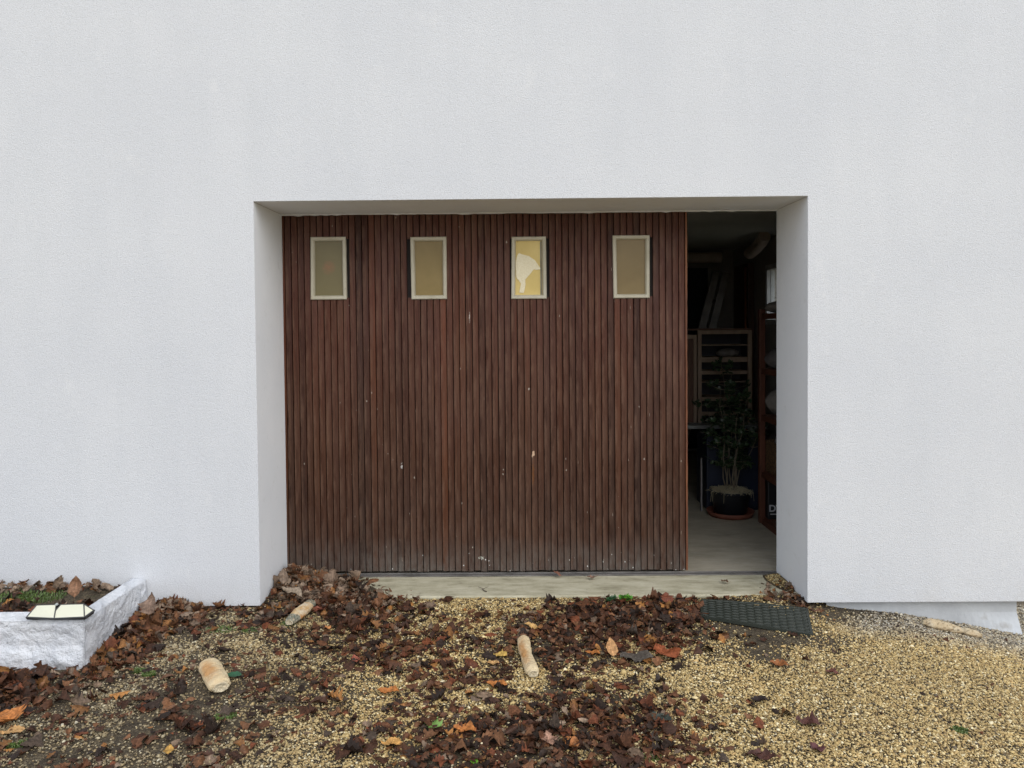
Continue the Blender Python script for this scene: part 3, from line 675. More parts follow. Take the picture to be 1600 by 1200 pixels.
off = 0; VV, FF, CC, UU = [], [], [], []
for v, f, c_, u in parts: VV.append(v); FF.append(f+off); CC.append(c_); UU.append(u); off += len(v)
np_obj('leaf_litter', np.concatenate(VV), np.concatenate(FF), LEAF, np.concatenate(CC), extra={'vein': np.concatenate(UU)}, kind='stuff', label='brown fallen leaves matted over the ground, drifted against the wall and planter')

def single_leaf(px, py, size, kind, colr, label, rx=0, ry=0, rz=None, z=None, green=False, fold=.25, cx=.5, cy=.3, lift=.008):
    g = np.random.default_rng(int(px*7+py)); p = at_z(px, py, -.012)
    zz = float(ground_z(p[0], p[1])) if z is None else z
    p = at_z(px, py, zz+lift+size*.1)
    v = leaf_grid(kind, size, fold, cx, cy, .09, g); v[:, 2] += (g.normal(0, .020*size, len(v))+size*.05*np.sin(v[:, 1]/size*9+g.uniform(0, 6)))*(.15 if green else 1)
    v = v@rotm(rx, ry, g.uniform(0, 6.28) if rz is None else rz).T
    v[:, 2] -= v[:, 2].min()
    o = np_obj('fallen_leaf', v, LF, GREEN if green else LEAF, np.tile(np.array([*colr, 1.0]), (NS*5, 1)), extra={'vein': VEIN}, label=label, cat='leaf', group='single fallen leaves lying on the yard')
    o.location = (p[0], p[1], zz+lift)
    # stalk
    e = v[2]; mb = MB().tube([(v[2][0], v[2][1], v[2][2]), tuple(v[2]+(v[2]-v[12])*.5), tuple(v[2]+(v[2]-v[12])*1.1+np.array([.004, 0, .004]))], [.0011, .0009, .0007], 5)
    st = mb.build('stalk', LEAFSTALK, o)
    return o
LEAFSTALK = plain('leaf_stalk', (.12, .07, .035), (.18, .10, .05))
OR, TAN, YEL, RED = (.42, .16, .045), (.46, .27, .11), (.50, .33, .09), (.24, .07, .035)
S = single_leaf
S(675, 1131, .075, 'ivy', (.20, .34, .09), 'pale green lobed leaf on dark litter in the foreground', green=True, rz=1.2, fold=.1)
S(740, 1188, .045, 'oval', (.13, .33, .03), 'small bright green leaf at the bottom edge of the yard', green=True, rz=.4)
S(364, 1054, .075, 'oval', (.015, .085, .035), 'dark green leaf beside the short bread end', green=True, rz=1.5)
S(776, 1069, .085, 'oval', OR, 'broad orange leaf just left of the foot of the long baguette piece', rz=1.4, fold=.2)
S(12, 1119, .11, 'maple', OR, 'rust orange leaf at the left edge of the yard', rz=1.0)
S(20, 1141, .08, 'oval', TAN, 'pale tan leaf below the rust orange one at the left edge', rz=1.9, fold=.1)
S(264, 1171, .055, 'oval', (.42, .24, .06), 'small ochre leaf alone on dark soil at lower left', rz=.3, fold=.1)
S(606, 1080, .09, 'oval', OR, 'long orange leaf on gravel at lower centre left', rz=1.5)
S(512, 980, .045, 'oval', (.5, .22, .08), 'small orange leaf below the mouldy bread piece', rz=.7)
S(497, 952, .085, 'ivy', (.22, .075, .045), 'reddish brown leaf touching the mouldy bread piece', rz=1.0, fold=.1)
S(555, 1030, .065, 'oval', (.26, .08, .05), 'reddish oval leaf on gravel below the drift of leaves', rz=.4)
S(830, 979, .075, 'oval', (.52, .32, .12), 'yellow tan leaf behind the top end of the long baguette piece', rz=1.3, rx=.3)
S(780, 1023, .07, 'ivy', YEL, 'yellow leaf left of the middle of the long baguette piece', rz=1.3, fold=.1)
S(770, 1036, .055, 'oval', TAN, 'narrow tan leaf under the yellow leaf', rz=1.5)
S(955, 1018, .08, 'oval', (.45, .25, .11), 'tan leaf tipped on its edge among brown leaves', rx=.9, rz=.2)
S(926, 1020, .065, 'oval', OR, 'small orange leaf next to the tipped tan leaf', rz=1.4)
S(1040, 1018, .13, 'maple', (.26, .075, .03), 'big red brown maple leaf at the edge of clean gravel', rz=.5, fold=.1, cx=.3)
S(995, 1026, .14, 'oval', (.10, .085, .07), 'large flat grey leaf left of the red brown maple leaf', rz=1.5, fold=.03, cx=.1, cy=.05)
S(726, 1139, .08, 'frag', OR, 'crumpled orange leaf in the lower centre litter', rz=1.4)
S(612, 1160, .075, 'oval', (.48, .26, .08), 'yellow orange leaf below the pale green leaf', rz=1.5)
S(1032, 1122, .085, 'frag', (.05, .06, .05), 'dark slate leaf lying at the tip of the gravel patch', rz=.9, fold=.05)
S(893, 1160, .08, 'oval', (.40, .16, .055), 'orange leaf on the dark lower litter', rz=.4)
S(858, 1155, .08, 'oak', (.33, .19, .13), 'pale pinkish oak leaf on the dark lower litter', rz=.2, fold=.1)
S(1042, 938, .07, 'maple', (.17, .055, .03), 'reddish leaf leaning against the sill near the doormat', rx=.6, rz=.1)
S(1275, 1168, .06, 'ivy', (.10, .04, .04), 'small purple brown leaf on clean gravel at the right', rz=.3)
S(1262, 1128, .08, 'maple', (.09, .038, .03), 'brown leaf on gravel above the purple brown one', rz=1.2)
S(1186, 1094, .07, 'oval', (.025, .015, .013), 'slim black leaf lying flat on clean gravel', rz=1.5, fold=.5)
S(1218, 1038, .075, 'frag', (.26, .10, .035), 'orange brown leaf on gravel below the doormat', rz=1.2)
S(1300, 1049, .05, 'frag', (.12, .045, .035), 'tiny red brown scrap of leaf on clean gravel', rz=1.0)
S(1190, 1180, .09, 'oak', (.07, .03, .022), 'dark brown oak leaf at the lower right edge of the litter', rz=1.3)
S(119, 928, .10, 'oval', (.24, .13, .075), 'tan leaf standing upright in the flower bed', rx=1.25, rz=.15, z=.11)
S(236, 955, .10, 'ivy', (.22, .15, .11), 'pale dry leaf propped against the end of the planter wall', rx=1.2, rz=-.1, z=.06)
S(443, 908, .08, 'oval', (.20, .145, .105), 'grey tan leaf standing in the left corner of the garage recess', rx=1.2, rz=.3, z=.05)
S(520, 908, .08, 'maple', (.19, .13, .09), 'curled lobed dry leaf leaning on the foot of the door', rx=1.1, rz=0, z=.03, cx=1.2)
S(455, 930, .12, 'oval', (.28, .22, .16), 'long pale folded leaf on top of the drift in the recess', rx=.35, rz=1.45, fold=.5)
S(870, 898, .05, 'oak', (.22, .10, .065), 'small leaf resting on the door rail', rx=.5, rz=1.2, z=.004)
S(924, 902, .05, 'frag', (.20, .12, .085), 'small curled leaf lying on the concrete sill below the fourth window', rz=1.3, z=.002)
S(1132, 908, .045, 'frag', (.12, .075, .045), 'thin brown leaf scrap on the sill in front of the open doorway', rz=.9, z=.002)

TWIG = plain('twig_bark', (.035, .024, .016), (.08, .055, .038), .8)
for (px, py, ln_, az, lab) in ((350, 1110, .30, .1, 'thin straight twig on gravel at lower left'), (270, 1170, .14, 1.2, 'short dark twig at the lower left beside the ochre leaf'), (868, 1050, .12, 1.9, 'forked dark twig right of the foot of the long baguette piece'), (480, 888, .10, .8, 'bare twig poking out of the drift against the door'), (760, 928, .07, 2.2, 'small curled twig on the front of the sill')):
    p = at_z(px, py, -.008); g = np.random.default_rng(px); up_ = .55 if py < 900 else .06
    P = [(p[0]+ln_*t*math.cos(az)+g.normal(0, .004), p[1]+ln_*t*math.sin(az)*(.2 if py < 900 else 1)+g.normal(0, .004), max(float(ground_z(p[0], p[1])), -.002 if py == 928 else -9)+.007+ln_*t*up_+g.normal(0, .0015)) for t in (0, .25, .5, .75, 1)]
    if py < 900: P = [(a_, .40, c_+.04) for a_, b_, c_ in P]
    mb = MB().tube(P, [.0026, .0024, .002, .0016, .001], 6); q = P[2]; mb.tube([q, (q[0]+.03, q[1]+.02, q[2]+.006)], [.0014, .0007], 5)
    mb.build('twig', TWIG, label=lab, cat='twig', group='twigs fallen on the ground')

# ------------------------------------------------------------------ moss and weeds
def tufts(centres, n_each, h, name, label):
    V, F, C = [], [], []
    for (cx, cy, cz, r_) in centres:
        for _ in range(n_each):
            a = random.uniform(0, 6.28); d = r_*math.sqrt(random.random()); x, y = cx+d*math.cos(a), cy+d*math.sin(a)*.7
            z = cz(x, y); t = random.uniform(0, 6.28); s = h*random.uniform(.4, 1.2); l = random.uniform(.2, .9)*s; b = len(V); wv = .0016+.001*random.random()
            V += [(x-wv*math.sin(t), y+wv*math.cos(t), z-.002), (x+wv*math.sin(t), y-wv*math.cos(t), z-.002), (x+l*math.cos(t)+wv, y+l*math.sin(t), z+s), (x+l*math.cos(t)*.5-wv, y+l*math.sin(t)*.5+wv, z+s*.8)]
            F.append((b, b+1, b+2, b+3)); g = random.uniform(.7, 1.4); C += [(.085*g, .135*g, .028*g, 1)]*4
    return np_obj(name, np.array(V), np.array(F), GREEN, np.array(C), smooth=False, kind='stuff', label=label)
gz = lambda x, y: float(ground_z(x, y)); bz = lambda x, y: float(bed_z(x, y))
cs = [(-2.35-.16*i+random.uniform(-.05, .05), -.14-.05*random.random(), bz, .11) for i in range(8)]+[(-2.25-.15*i, -.45-.06*random.random(), bz, .10) for i in range(10)]
tufts(cs, 520, .014, 'bed_moss', 'green moss growing in the flower bed')
cs = []
for (px, py, r_) in ((345, 985, .07), (450, 975, .04), (232, 1055, .03), (215, 1050, .03), (352, 1120, .04), (660, 955, .02), (30, 1165, .04), (1500, 1133, .03), (1016, 1183, .05), (240, 980, .03), (390, 985, .04)):
    p = at_z(px, py, -.012); cs.append((p[0], p[1], gz, r_))
tufts(cs, 240, .010, 'ground_moss', 'thin patches of moss between the stones')
def weed(px, py, n, s, colr, label):
    p = at_z(px, py, -.01); root = empty('weed', (p[0], p[1], gz(p[0], p[1])), label=label, cat='weed', group='weeds at the foot of the sill')
    g = np.random.default_rng(px); VV, FF = [], []; sm = MB()
    for i in range(n):
        a = g.uniform(0, 6.28); h = s*g.uniform(.3, 1.0); d = s*g.uniform(.2, .9)
        tip = np.array([d*math.cos(a), d*math.sin(a)*.6, h]); sm.tube([(0, 0, -.004), tuple(tip*np.array([.5, .5, .7])), tuple(tip)], .0006, 4)
        v = leaf_grid('oval', s*g.uniform(.5, .9), .2, .5, .3, .05, g)*np.array([1.4, 1, 1])@rotm(g.normal(0, .5), g.normal(0, .5), g.uniform(0, 6.28)).T+tip
        FF.append(LF+len(VV)*NS*5); VV.append(v)
    C = np.tile(np.array([*colr, 1.]), (n*NS*5, 1)); C[:, :3] *= np.repeat(g.uniform(.7, 1.3, n), NS*5)[:, None]
    np_obj('foliage', np.concatenate(VV), np.concatenate(FF), GREEN, C, parent=root); sm.build('stem', GREENSTEM, root)
GREENSTEM = plain('green_stem', (.08, .14, .03), (.1, .18, .05))
weed(978, 939, 38, .032, (.09, .25, .03), 'bright green weed at the foot of the sill beside the brown leaves')
weed(955, 940, 30, .030, (.03, .085, .03), 'darker green weed just left of the bright one')
weed(912, 939, 10, .02, (.06, .12, .03), 'tiny weed sprig against the sill left of the two larger weeds')

# ------------------------------------------------------------------ bread
GA = 1.0
def baguette(p0, p1, w_, hgt, label, prof_, patchy=None, bend=0, end0=.7, end1=.7, seed=0, twist=0):
    g = np.random.default_rng(seed); p0, p1 = np.array(p0), np.array(p1); L = np.linalg.norm(p1-p0); d = (p1-p0)/L; sd_ = np.array([d[1], -d[0], 0]); sd_ /= np.linalg.norm(sd_)
    up = np.cross(sd_, d); 
    if up[2] < 0: up = -up
    ns, nr = 48, 36; V_, F_, patch, tint = [], [], [], []
    ce = (p0+p1)/2
    for i in range(ns+1):
        t = i/ns; s_ = np.interp(t, [q[0] for q in prof_], [q[1] for q in prof_])
        cap = min(1, (t/.05)**.5 if t < .05 else 1, ((1-t)/.05)**.5 if t > .95 else 1); s_ = s_*max(cap, .02 if i in (0, ns) else cap)
        c_ = p0+(p1-p0)*t+sd_*bend*math.sin(t*math.pi*1.3)
        for k in range(nr):
            a = 2*math.pi*k/nr; ca, sa = math.cos(a), math.sin(a)
            rr = 1+(.24 if patchy == 'pale' else .12)*(float(fnoise(t*L*60+seed, ca*2.2+sa, 1.3, seed+7))-.5)+(.24 if patchy == 'pale' else .16)*(float(fnoise(t*L*22+seed, a*1.4 if a < math.pi else (2*math.pi-a)*1.4, 1.0, seed))-.5)
            slash = 0
            for q in range(1, 5):
                u_ = (t-q*.2-.07*ca)/.018; slash += math.exp(-u_*u_)*max(0, sa)
            rr -= .10*slash
            pt = c_+sd_*ca*w_*.5*s_*rr+up*((sa if sa > 0 else sa*.75)*hgt*.5*s_*rr)
            V_.append(tuple(pt-ce))
            pa = 0; tc = (.7, .6, .42)
            if t < .06 or t > .94: pa = .8; tc = (.62, .55, .40)
            if patchy == 'gold':
                q_ = math.exp(-((t-.5)/.30)**2)*math.exp(-((a-GA)/.7)**2)*(.3+1.9*float(fnoise(t*14, a*3, 1.5, 6))); q_ = min(1, q_*1.1); pa = .8; tc = tuple(u_*(1-q_)+v_*q_ for u_, v_ in zip((.74, .61, .38), (.50, .25, .085)))
            if patchy == 'mould' and (t < .22 or t > .80): pa = min(1, .9*float(fnoise(t*20, a*2, 1.2, 3))+.45); tc = (.13, .15, .12) if float(fnoise(t*30, a*3, 2, 1)) > .42 else (.38, .36, .28)
            if patchy == 'pale': pa = .75; tc = (.50, .42, .28) if float(fnoise(t*16, a*2, 1.6, 2)) > .36 else (.15, .115, .07)
            patch.append(pa); tint.append((*tc, 1))
    for i in range(ns):
        for k in range(nr):
            k2 = (k+1) % nr; F_.append((i*nr+k, i*nr+k2, (i+1)*nr+k2, (i+1)*nr+k))
        endf = []
    for (s0, dd_) in ((0, 1), (ns*nr, -1)):
        ringv = [np.array(V_[s0+k]) for k in range(nr)]; cen = sum(ringv)/nr; ringv = [cen+(q-cen)/max(1e-6, np.linalg.norm(q-cen))*(w_*.5 if False else np.linalg.norm(np.array(V_[s0+dd_*2*nr+k])-np.mean([V_[s0+dd_*2*nr+kk] for kk in range(nr)], 0))*.86) for k, q in enumerate(ringv)]
        for k in range(nr): V_[s0+k] = tuple(ringv[k]+d*dd_*.004*(1-2*float(fnoise(k*.6, seed, 1.0, 4))))
        prev = s0
        for (f_, dep) in ((.80, -.003), (.5, .004), (.25, .003)):
            nb_ = len(V_)
            for k in range(nr):
                n_ = float(fnoise(k*.5, f_*6, 1.3, seed+3)); V_.append(tuple(cen+(ringv[k]-cen)*f_*(.85+.3*n_)+d*dd_*dep*(.3+1.4*n_))); patch.append(1); g_ = .35+.9*n_; tint.append((min(.8, .78*g_), min(.7, .68*g_), min(.5, .48*g_), 1))  # shade of the torn end's hollows put into the crumb colour
            for k in range(nr): endf.append((prev+k, prev+(k+1) % nr, nb_+(k+1) % nr, nb_+k))
            prev = nb_
        V_.append(tuple(cen+d*dd_*.002)); patch.append(1); tint.append((.4, .33, .2, 1))
        for k in range(nr): endf.append((prev+k, prev+(k+1) % nr, len(V_)-1))
    me = bpy.data.meshes.new('baguette'); me.from_pydata(V_, [], F_+endf)
    me.polygons.foreach_set('use_smooth', [True]*len(me.polygons))
    a_ = me.attributes.new('tint', 'FLOAT_COLOR', 'POINT'); a_.data.foreach_set('color', np.array(tint, dtype=np.float32).ravel())
    a_ = me.attributes.new('patch', 'FLOAT', 'POINT'); a_.data.foreach_set('value', np.array(patch, dtype=np.float32))
    me.materials.append(CRUST); me.update()
    bm = bmesh.new(); bm.from_mesh(me); bmesh.ops.recalc_face_normals(bm, faces=bm.faces); bm.to_mesh(me); bm.free()
    o = bpy.data.objects.new('baguette', me); COL.objects.link(o); o.location = tuple(ce)
    return tag(o, label=label, cat='bread', group='pieces of baguette thrown on the ground')
def bread(a, b, h, *args, **k):
    p, q = at_z(*a, -.014+h*.5), at_z(*b, -.014+h*.5)
    for r_ in (p, q): r_[2] = ground_z(r_[0], r_[1])+h*.46
    return baguette(p, q, args[0], h, *args[1:], **k)
bread((325, 1035), (345, 1072), .065, .088, 'short thick baguette end with a golden crust patch, lying at left on the gravel', [(0, .80), (.15, .98), (.8, 1.0), (1, .92)], patchy='gold', seed=3)
bread((818, 997), (831, 1052),   .046, .056, 'long pale wavy baguette piece pointing towards the camera in the middle of the leaves', [(0, .85), (.1, 1.0), (.35, .98), (.5, .88), (.65, 1.0), (.9, 1.02), (1, .9)], patchy='gold', seed=8, bend=.006)
bread((452, 972), (487, 942), .055, .075, 'mouldy baguette piece with grey green ends beside the leaf drift', [(0, .7), (.2, .85), (.5, 1.0), (.8, .8), (1, .75)], patchy='mould', seed=5)
p = at_z(1442, 984, -.10); q = at_z(1532, 997, -.12)
p[2] = ground_z(p[0], p[1])+.018; q[2] = ground_z(q[0], q[1])+.016
baguette(p, q, .062, .052, 'dry pale flattened baguette piece on gravel near the right corner of the house', [(0, .6), (.12, 1.0), (.45, 1.0), (.62, .74), (.69, .48), (.73, .78), (.9, .72), (1, .6)], patchy='pale', seed=9, bend=-.006)

# ------------------------------------------------------------------ doormat
def at_ground(px, py, lift):
    z = -.02
    for _ in range(6): p = at_z(px, py, z); z = float(ground_z(p[0], p[1]))+lift
    return p
c4 = [at_ground(*q, .014) for q in ((1094, 936), (1262, 949), (1271, 991), (1095, 964))]
nu, nv = 300, 150; V_ = []; th = []
for j in range(nv+1):
    for i in range(nu+1):
        u, v = i/nu, j/nv
        if True:
            p = (c4[0]*(1-u)+c4[1]*u)*(1-v)+(c4[3]*(1-u)+c4[2]*u)*v
        # round the corners
        du, dv = min(u, 1-u)*.50, min(v, 1-v)*.30; rc = .02
        if du < rc and dv < rc:
            k = math.hypot(rc-du, rc-dv)
            if k > rc:
                cu, cv = (rc/.50 if u < .5 else 1-rc/.50), (rc/.30 if v < .5 else 1-rc/.30); s_ = rc/k; u = cu+(u-cu)*s_; v = cv+(v-cv)*s_
                p = (c4[0]*(1-u)+c4[1]*u)*(1-v)+(c4[3]*(1-u)+c4[2]*u)*v
        border = min(du, dv) < .012
        U, W_ = u*14, v*8
        colm = int(U); fu = U-colm; fv = (W_+(.5 if colm % 2 else 0)) % 1
        wv = .007*(math.sin(math.pi*min(1, max(0, fu)))**.5)*(fv**1.5 if fv < .86 else (1-fv)/.14*.8)
        h = .006 if border else .0025+wv
        gz_ = max(float(ground_z(p[0], p[1])), -.004 if p[1] > .11 else -1)
        V_.append((p[0], p[1], max(p[2]-.004, gz_+.002)+h+.003*math.sin(u*5)))
nV = len(V_); F_ = []
for j in range(nv):
    for i in range(nu): a_ = j*(nu+1)+i; F_.append((a_, a_+nu+1, a_+nu+2, a_+1))
bd = [i for i in range(nu+1)]+[j*(nu+1)+nu for j in range(1, nv+1)]+[nv*(nu+1)+i for i in range(nu-1, -1, -1)]+[j*(nu+1) for j in range(nv-1, 0, -1)]
V_ += [(V_[i][0], V_[i][1], V_[i][2]-.013) for i in bd]
for k in range(len(bd)): k2 = (k+1) % len(bd); F_.append((bd[k], bd[k2], nV+k2, nV+k))
F_.append(tuple(nV+k for k in range(len(bd))))
o = mesh_obj('doormat', V_, F_, RUBBER, label='dark green rubber doormat with a woven pattern lying askew before the sill', cat='doormat')
bm = bmesh.new(); bm.from_mesh(o.data); bmesh.ops.recalc_face_normals(bm, faces=bm.faces); bm.to_mesh(o.data); bm.free()

# ------------------------------------------------------------------ hip shaped lamp resting on the planter
lamp = empty('wall_lamp', (-2.05, PLY+.02, .205), label='cream panelled lamp with a thin black frame lying on the planter wall', cat='lamp')
lamp_inv = np.array([-2.05, PLY+.02, .205])
def onp(px, py, Y):
    d = ray(px, py); p = CAM+d*(Y-CAM[1])/d[1]; return p-lamp_inv
yF, yB = PLY-.022, PLY+.13
A = onp(41, 965, yF); B = onp(86, 967, yF); Cc = onp(132, 965, yF); T_ = onp(147, 954, PLY+.06); D0 = onp(57, 946, yB); D1 = onp(92, 945, yB); D2 = onp(131, 944, yB)
def strip(mb, a, b, r_): mb.tube([tuple(a), tuple(b)], r_, 6)
mb = MB()
for a, b, r_ in ((A, B, .0042), (B, Cc, .0045), (Cc, T_, .0045), (T_, D2, .0028), (D2, D1, .0028), (D1, D0, .0028), (D0, A, .0028), (Cc, D2, .0028)): strip(mb, a, b, r_)
mid = B*.45+D1*.55+np.array([-.008, 0, 0]); strip(mb, B-np.array([.004, 0, 0]), mid, .003); strip(mb, mid, D1+np.array([.008, 0, 0]), .0028); strip(mb, mid, D1-np.array([.012, 0, 0]), .0025)
# lower tray that closes the body
lo = [p+np.array([0, .004, -.010]) for p in (A, Cc)]+[T_+np.array([0, 0, -.012])]+[np.array([D2[0], D2[1], Cc[2]-.010]), np.array([D0[0], D0[1], A[2]-.010])]
b = len(mb.V); mb.V += [tuple(p) for p in lo]; mb.F.append((b, b+1, b+2, b+3, b+4))
up_ = [A, Cc, T_, D2, D0]; b2 = len(mb.V); mb.V += [tuple(p-np.array([0, 0, .002])) for p in up_]
for i in range(5): j = (i+1) % 5; mb.F.append((b+i, b+j, b2+j, b2+i))
mb.build('lamp_frame', BLACKM, lamp)
def pan(pts, lab=None):
    V_ = [tuple(p+np.array([0, 0, .0005])) for p in pts]; n = len(V_); V_ += [(x, y, z-.003) for x, y, z in V_]
    mesh_obj('lamp_panel', V_, [tuple(range(n)), tuple(range(n, 2*n))[::-1]]+[(i, (i+1) % n, n+(i+1) % n, n+i) for i in range(n)], CREAM, lamp)
pan([A, B-np.array([.003, 0, 0]), mid, D1-np.array([.012, 0, 0]), D0]); pan([B-np.array([.003, 0, 0]), Cc, D2, D1+np.array([.008, 0, 0]), mid]); pan([Cc, T_, D2])
mb = MB(); c_ = D1+np.array([-.001, -.012, .004])
mb.tube([tuple(c_), tuple(c_+np.array([0, -.003, .004]))], .0065, 12); mb.build('screw', plain('steel_screw', (.3, .32, .3), (.4, .42, .4), .4, metal=.5), lamp)

# ------------------------------------------------------------------ garage contents
# shelving along the right wall; its long side faces the room
SH = empty('shelf_unit', (1.95, 1.06, 0), label='open reddish wooden shelf unit along the right wall inside the garage', cat='shelves')
sx0, sx1, sy0, sy1 = -.265, .33, -.55, .52
for (x, y) in ((sx0, sy0), (sx0, sy1-.04), (sx1-.04, sy0), (sx1-.04, sy1-.04)):
    MB().box(x, x+.04, y, y+.04, 0, 1.50).build('post', REDWOOD, SH, bevel=.003)
for z in (.035, .365, .765, 1.09, 1.47):
    mb = MB(); mb.box(sx0+.042, sx1-.002, sy0+.02, sy1-.02, z-.02, z); mb.box(sx0+.012, sx0+.0405, sy0+.041, sy1-.041, z-.04, z-.002); mb.build('shelf', REDWOOD, SH, bevel=.002)
def lump(name, loc, s, mat, seed, **k):
    g = np.random.default_rng(seed); n1, n2 = 24, 14; V_, F_ = [], []
    for j in range(n2+1):
        th_ = math.pi*j/n2
        for i in range(n1):
            a = 2*math.pi*i/n1; r_ = 1+.5*(float(fnoise(math.cos(a)*1.5+seed, math.sin(a)*1.5+th_*1.2, 1.6, seed))-.5)
            V_.append((s[0]*r_*math.sin(th_)*math.cos(a), s[1]*r_*math.sin(th_)*math.sin(a), max(s[2]*r_*math.cos(th_), -s[2]*.85)+s[2]*.85))
    for j in range(n2):
        for i in range(n1): i2 = (i+1) % n1; F_.append((j*n1+i, (j+1)*n1+i, (j+1)*n1+i2, j*n1+i2))
    o = mesh_obj(name, V_, F_, mat, None, True, **k); o.location = loc; return o
lump('cloth_bag', (1.83, 1.46, 1.471), (.13, .10, .045), CLOTH, 3, label='pale crumpled cloth on top of the shelf unit', cat='cloth')
# black hairy plant-like thing on the cloth
mb = MB()
for i in range(46):
    a = random.uniform(0, 6.28); d = random.uniform(.02, .09); mb.tube([(0, 0, 0), (d*.5*math.cos(a), d*.5*math.sin(a), .05), (d*math.cos(a), d*math.sin(a), .05+random.uniform(-.02, .05))], [.006, .008, .002], 5)
o = mb.build('glove', BLACKP, label='black crumpled glove lying on the pale cloth on the shelf top', cat='glove'); o.location = (1.84, 1.44, 1.53)
lump('grey_bag', (1.84, 1.47, 1.091), (.13, .10, .08), GREYCLOTH, 5, label='grey bag on the second shelf from the top', cat='bag')
lump('white_bag', (1.84, 1.49, .766), (.12, .07, .10), CLOTH, 6, label='pale bag with a dark side on the middle shelf', cat='bag')
lump('ball', (1.86, 1.33, .766), (.09, .08, .065), BLACKP, 8, label='round black object next to the pale bag on the middle shelf', cat='ball')
mb = MB(); V_ = []
o = MB(); o.box(-.13, .15, -.12, .10, 0, .012)
for (x0, x1, y0, y1) in ((-.13, -.118, -.12, .10), (.138, .15, -.12, .10), (-.118, .138, -.12, -.108), (-.118, .138, .088, .10)): o.box(x0, x1, y0, y1, .012, .22)
cr_ = o.build('wicker_basket', WICKER, label='brown wicker basket on the shelf second from the bottom', cat='basket', bevel=.004); cr_.location = (1.86, 1.46, .366)
lump('paper_bundle', (1.86, 1.45, .55), (.10, .09, .045), CLOTH, 12, label='pale paper bundle heaped in the wicker basket', cat='paper')
bx_ = MB().box(-.16, .16, -.05, .05, 0, .27).build('storage_box', BLACKP, label='black box with white lettering on the bottom shelf', cat='box', bevel=.006); bx_.location = (1.89, 1.55, .036)
def lettering(txt, size, loc, rot, parent):
    cu = bpy.data.curves.new('lettering_curve', 'FONT'); cu.body = txt; cu.size = size; cu.extrude = .0008; cu.offset = size*.02
    t_ = bpy.data.objects.new('lettering_curve', cu); COL.objects.link(t_); bpy.context.view_layer.update()
    me = bpy.data.meshes.new_from_object(t_.evaluated_get(bpy.context.evaluated_depsgraph_get())); bpy.data.objects.remove(t_)
    me.materials.clear(); me.materials.append(WHITEP)
    o = bpy.data.objects.new('lettering', me); COL.objects.link(o); o.parent = parent; o.location = loc; o.rotation_euler = rot; return o
lettering('DW', .066, (-.155, -.0512, .055), (R(90), 0, 0), bx_)
MB().box(-.145, -.085, -.0515, -.0502, .033, .040).build('printed_line', WHITEP, bx_)
MB().box(-.095, -.05, -.0515, -.0502, .20, .235).build('printed_block', WHITEP, bx_)

# potted plant
pl = at_z(1145, 806, .0); PX, PY = 1.545, 1.78
plant = empty('potted_plant', (PX, PY, 0), label='leafy shrub in a black pot with straw on top, inside the doorway', cat='potted plant')
MB().lathe([(0, .004), (.155, .0), (.172, .036), (.165, .036), (.150, .012), (0, .012)], n=40).build('saucer', TERRA, plant, smooth=True)
MB().lathe([(0, .014), (.10, .014), (.118, .03), (.135, .16), (.142, .17), (.142, .182), (.130, .182), (.126, .155), (0, .15)], n=40).build('pot', POTM, plant, smooth=True)
mb = MB()
for i in range(620):
    a = random.uniform(0, 6.28); d = .13*math.sqrt(random.random())+.006; x, y = d*math.cos(a), d*math.sin(a); t = random.uniform(0, 6.28); l = random.uniform(.02, .055)
    z = .175+.035*random.random()*(1.2-d/.14)
    hang = d > .115 and random.random() < .10
    q = [(x, y, z), (x+l*math.cos(t)*.5, y+l*math.sin(t)*.5, z+.012*random.random()), (x+l*math.cos(t), y+l*math.sin(t), z-.004)]
    if hang: k = 1.1+.12*random.random(); q = [(x, y, z), (x*k, y*k, z+.005), (x*k*1.06, y*k*1.06, z-random.uniform(.03, .09))]
    mb.tube(q, .0013, 4, caps=False)
mb.build('straw', plain('dry_straw', (.42, .36, .22), (.62, .55, .38), .8), plant)
g = np.random.default_rng(5); sm = MB(); tips = []
for i in range(9):
    a = g.uniform(0, 6.28); sp = g.uniform(.03, .25); h = g.uniform(.45, .98); pts = []
    for k in range(7):
        t = k/6; pts.append((.03*math.cos(a)+sp*t**1.4*math.cos(a)+.012*math.sin(k*2+i), .03*math.sin(a)+sp*t**1.4*math.sin(a)*.8, .16+h*t))
    sm.tube(pts, [.0055*(1-.75*k/6) for k in range(7)], 6)
    for k in range(2, 7):
        for _ in range(3):
            b_ = g.uniform(0, 6.28); l = g.uniform(.04, .14); e = (pts[k][0]+l*math.cos(b_), pts[k][1]+l*math.sin(b_), pts[k][2]+g.uniform(-.02, .06)); sm.tube([pts[k], e], [.0022, .001], 4); tips.append((pts[k], e))
sm.build('stem', plain('grey_stem', (.16, .13, .09), (.26, .22, .16)), plant)
VV, FF, n = [], [], 0
for (p, e) in tips:
    p, e = np.array(p), np.array(e)
    for _ in range(6):
        c_ = p+(e-p)*g.uniform(.3, 1.1)+g.normal(0, .012, 3); v = leaf_grid('oval', g.uniform(.035, .06), .2, .4, .6, .05, g)@rotm(g.normal(0, .7), g.normal(0, .7), g.uniform(0, 6.28)).T+c_
        VV.append(v); FF.append(LF+n*NS*5); n += 1
C = np.tile(np.array([.030, .055, .022, 1.]), (n*NS*5, 1)); C[:, :3] *= np.repeat(g.uniform(.6, 1.5, n), NS*5)[:, None]
np_obj('foliage', np.concatenate(VV), np.concatenate(FF), GREEN, C, parent=plant)

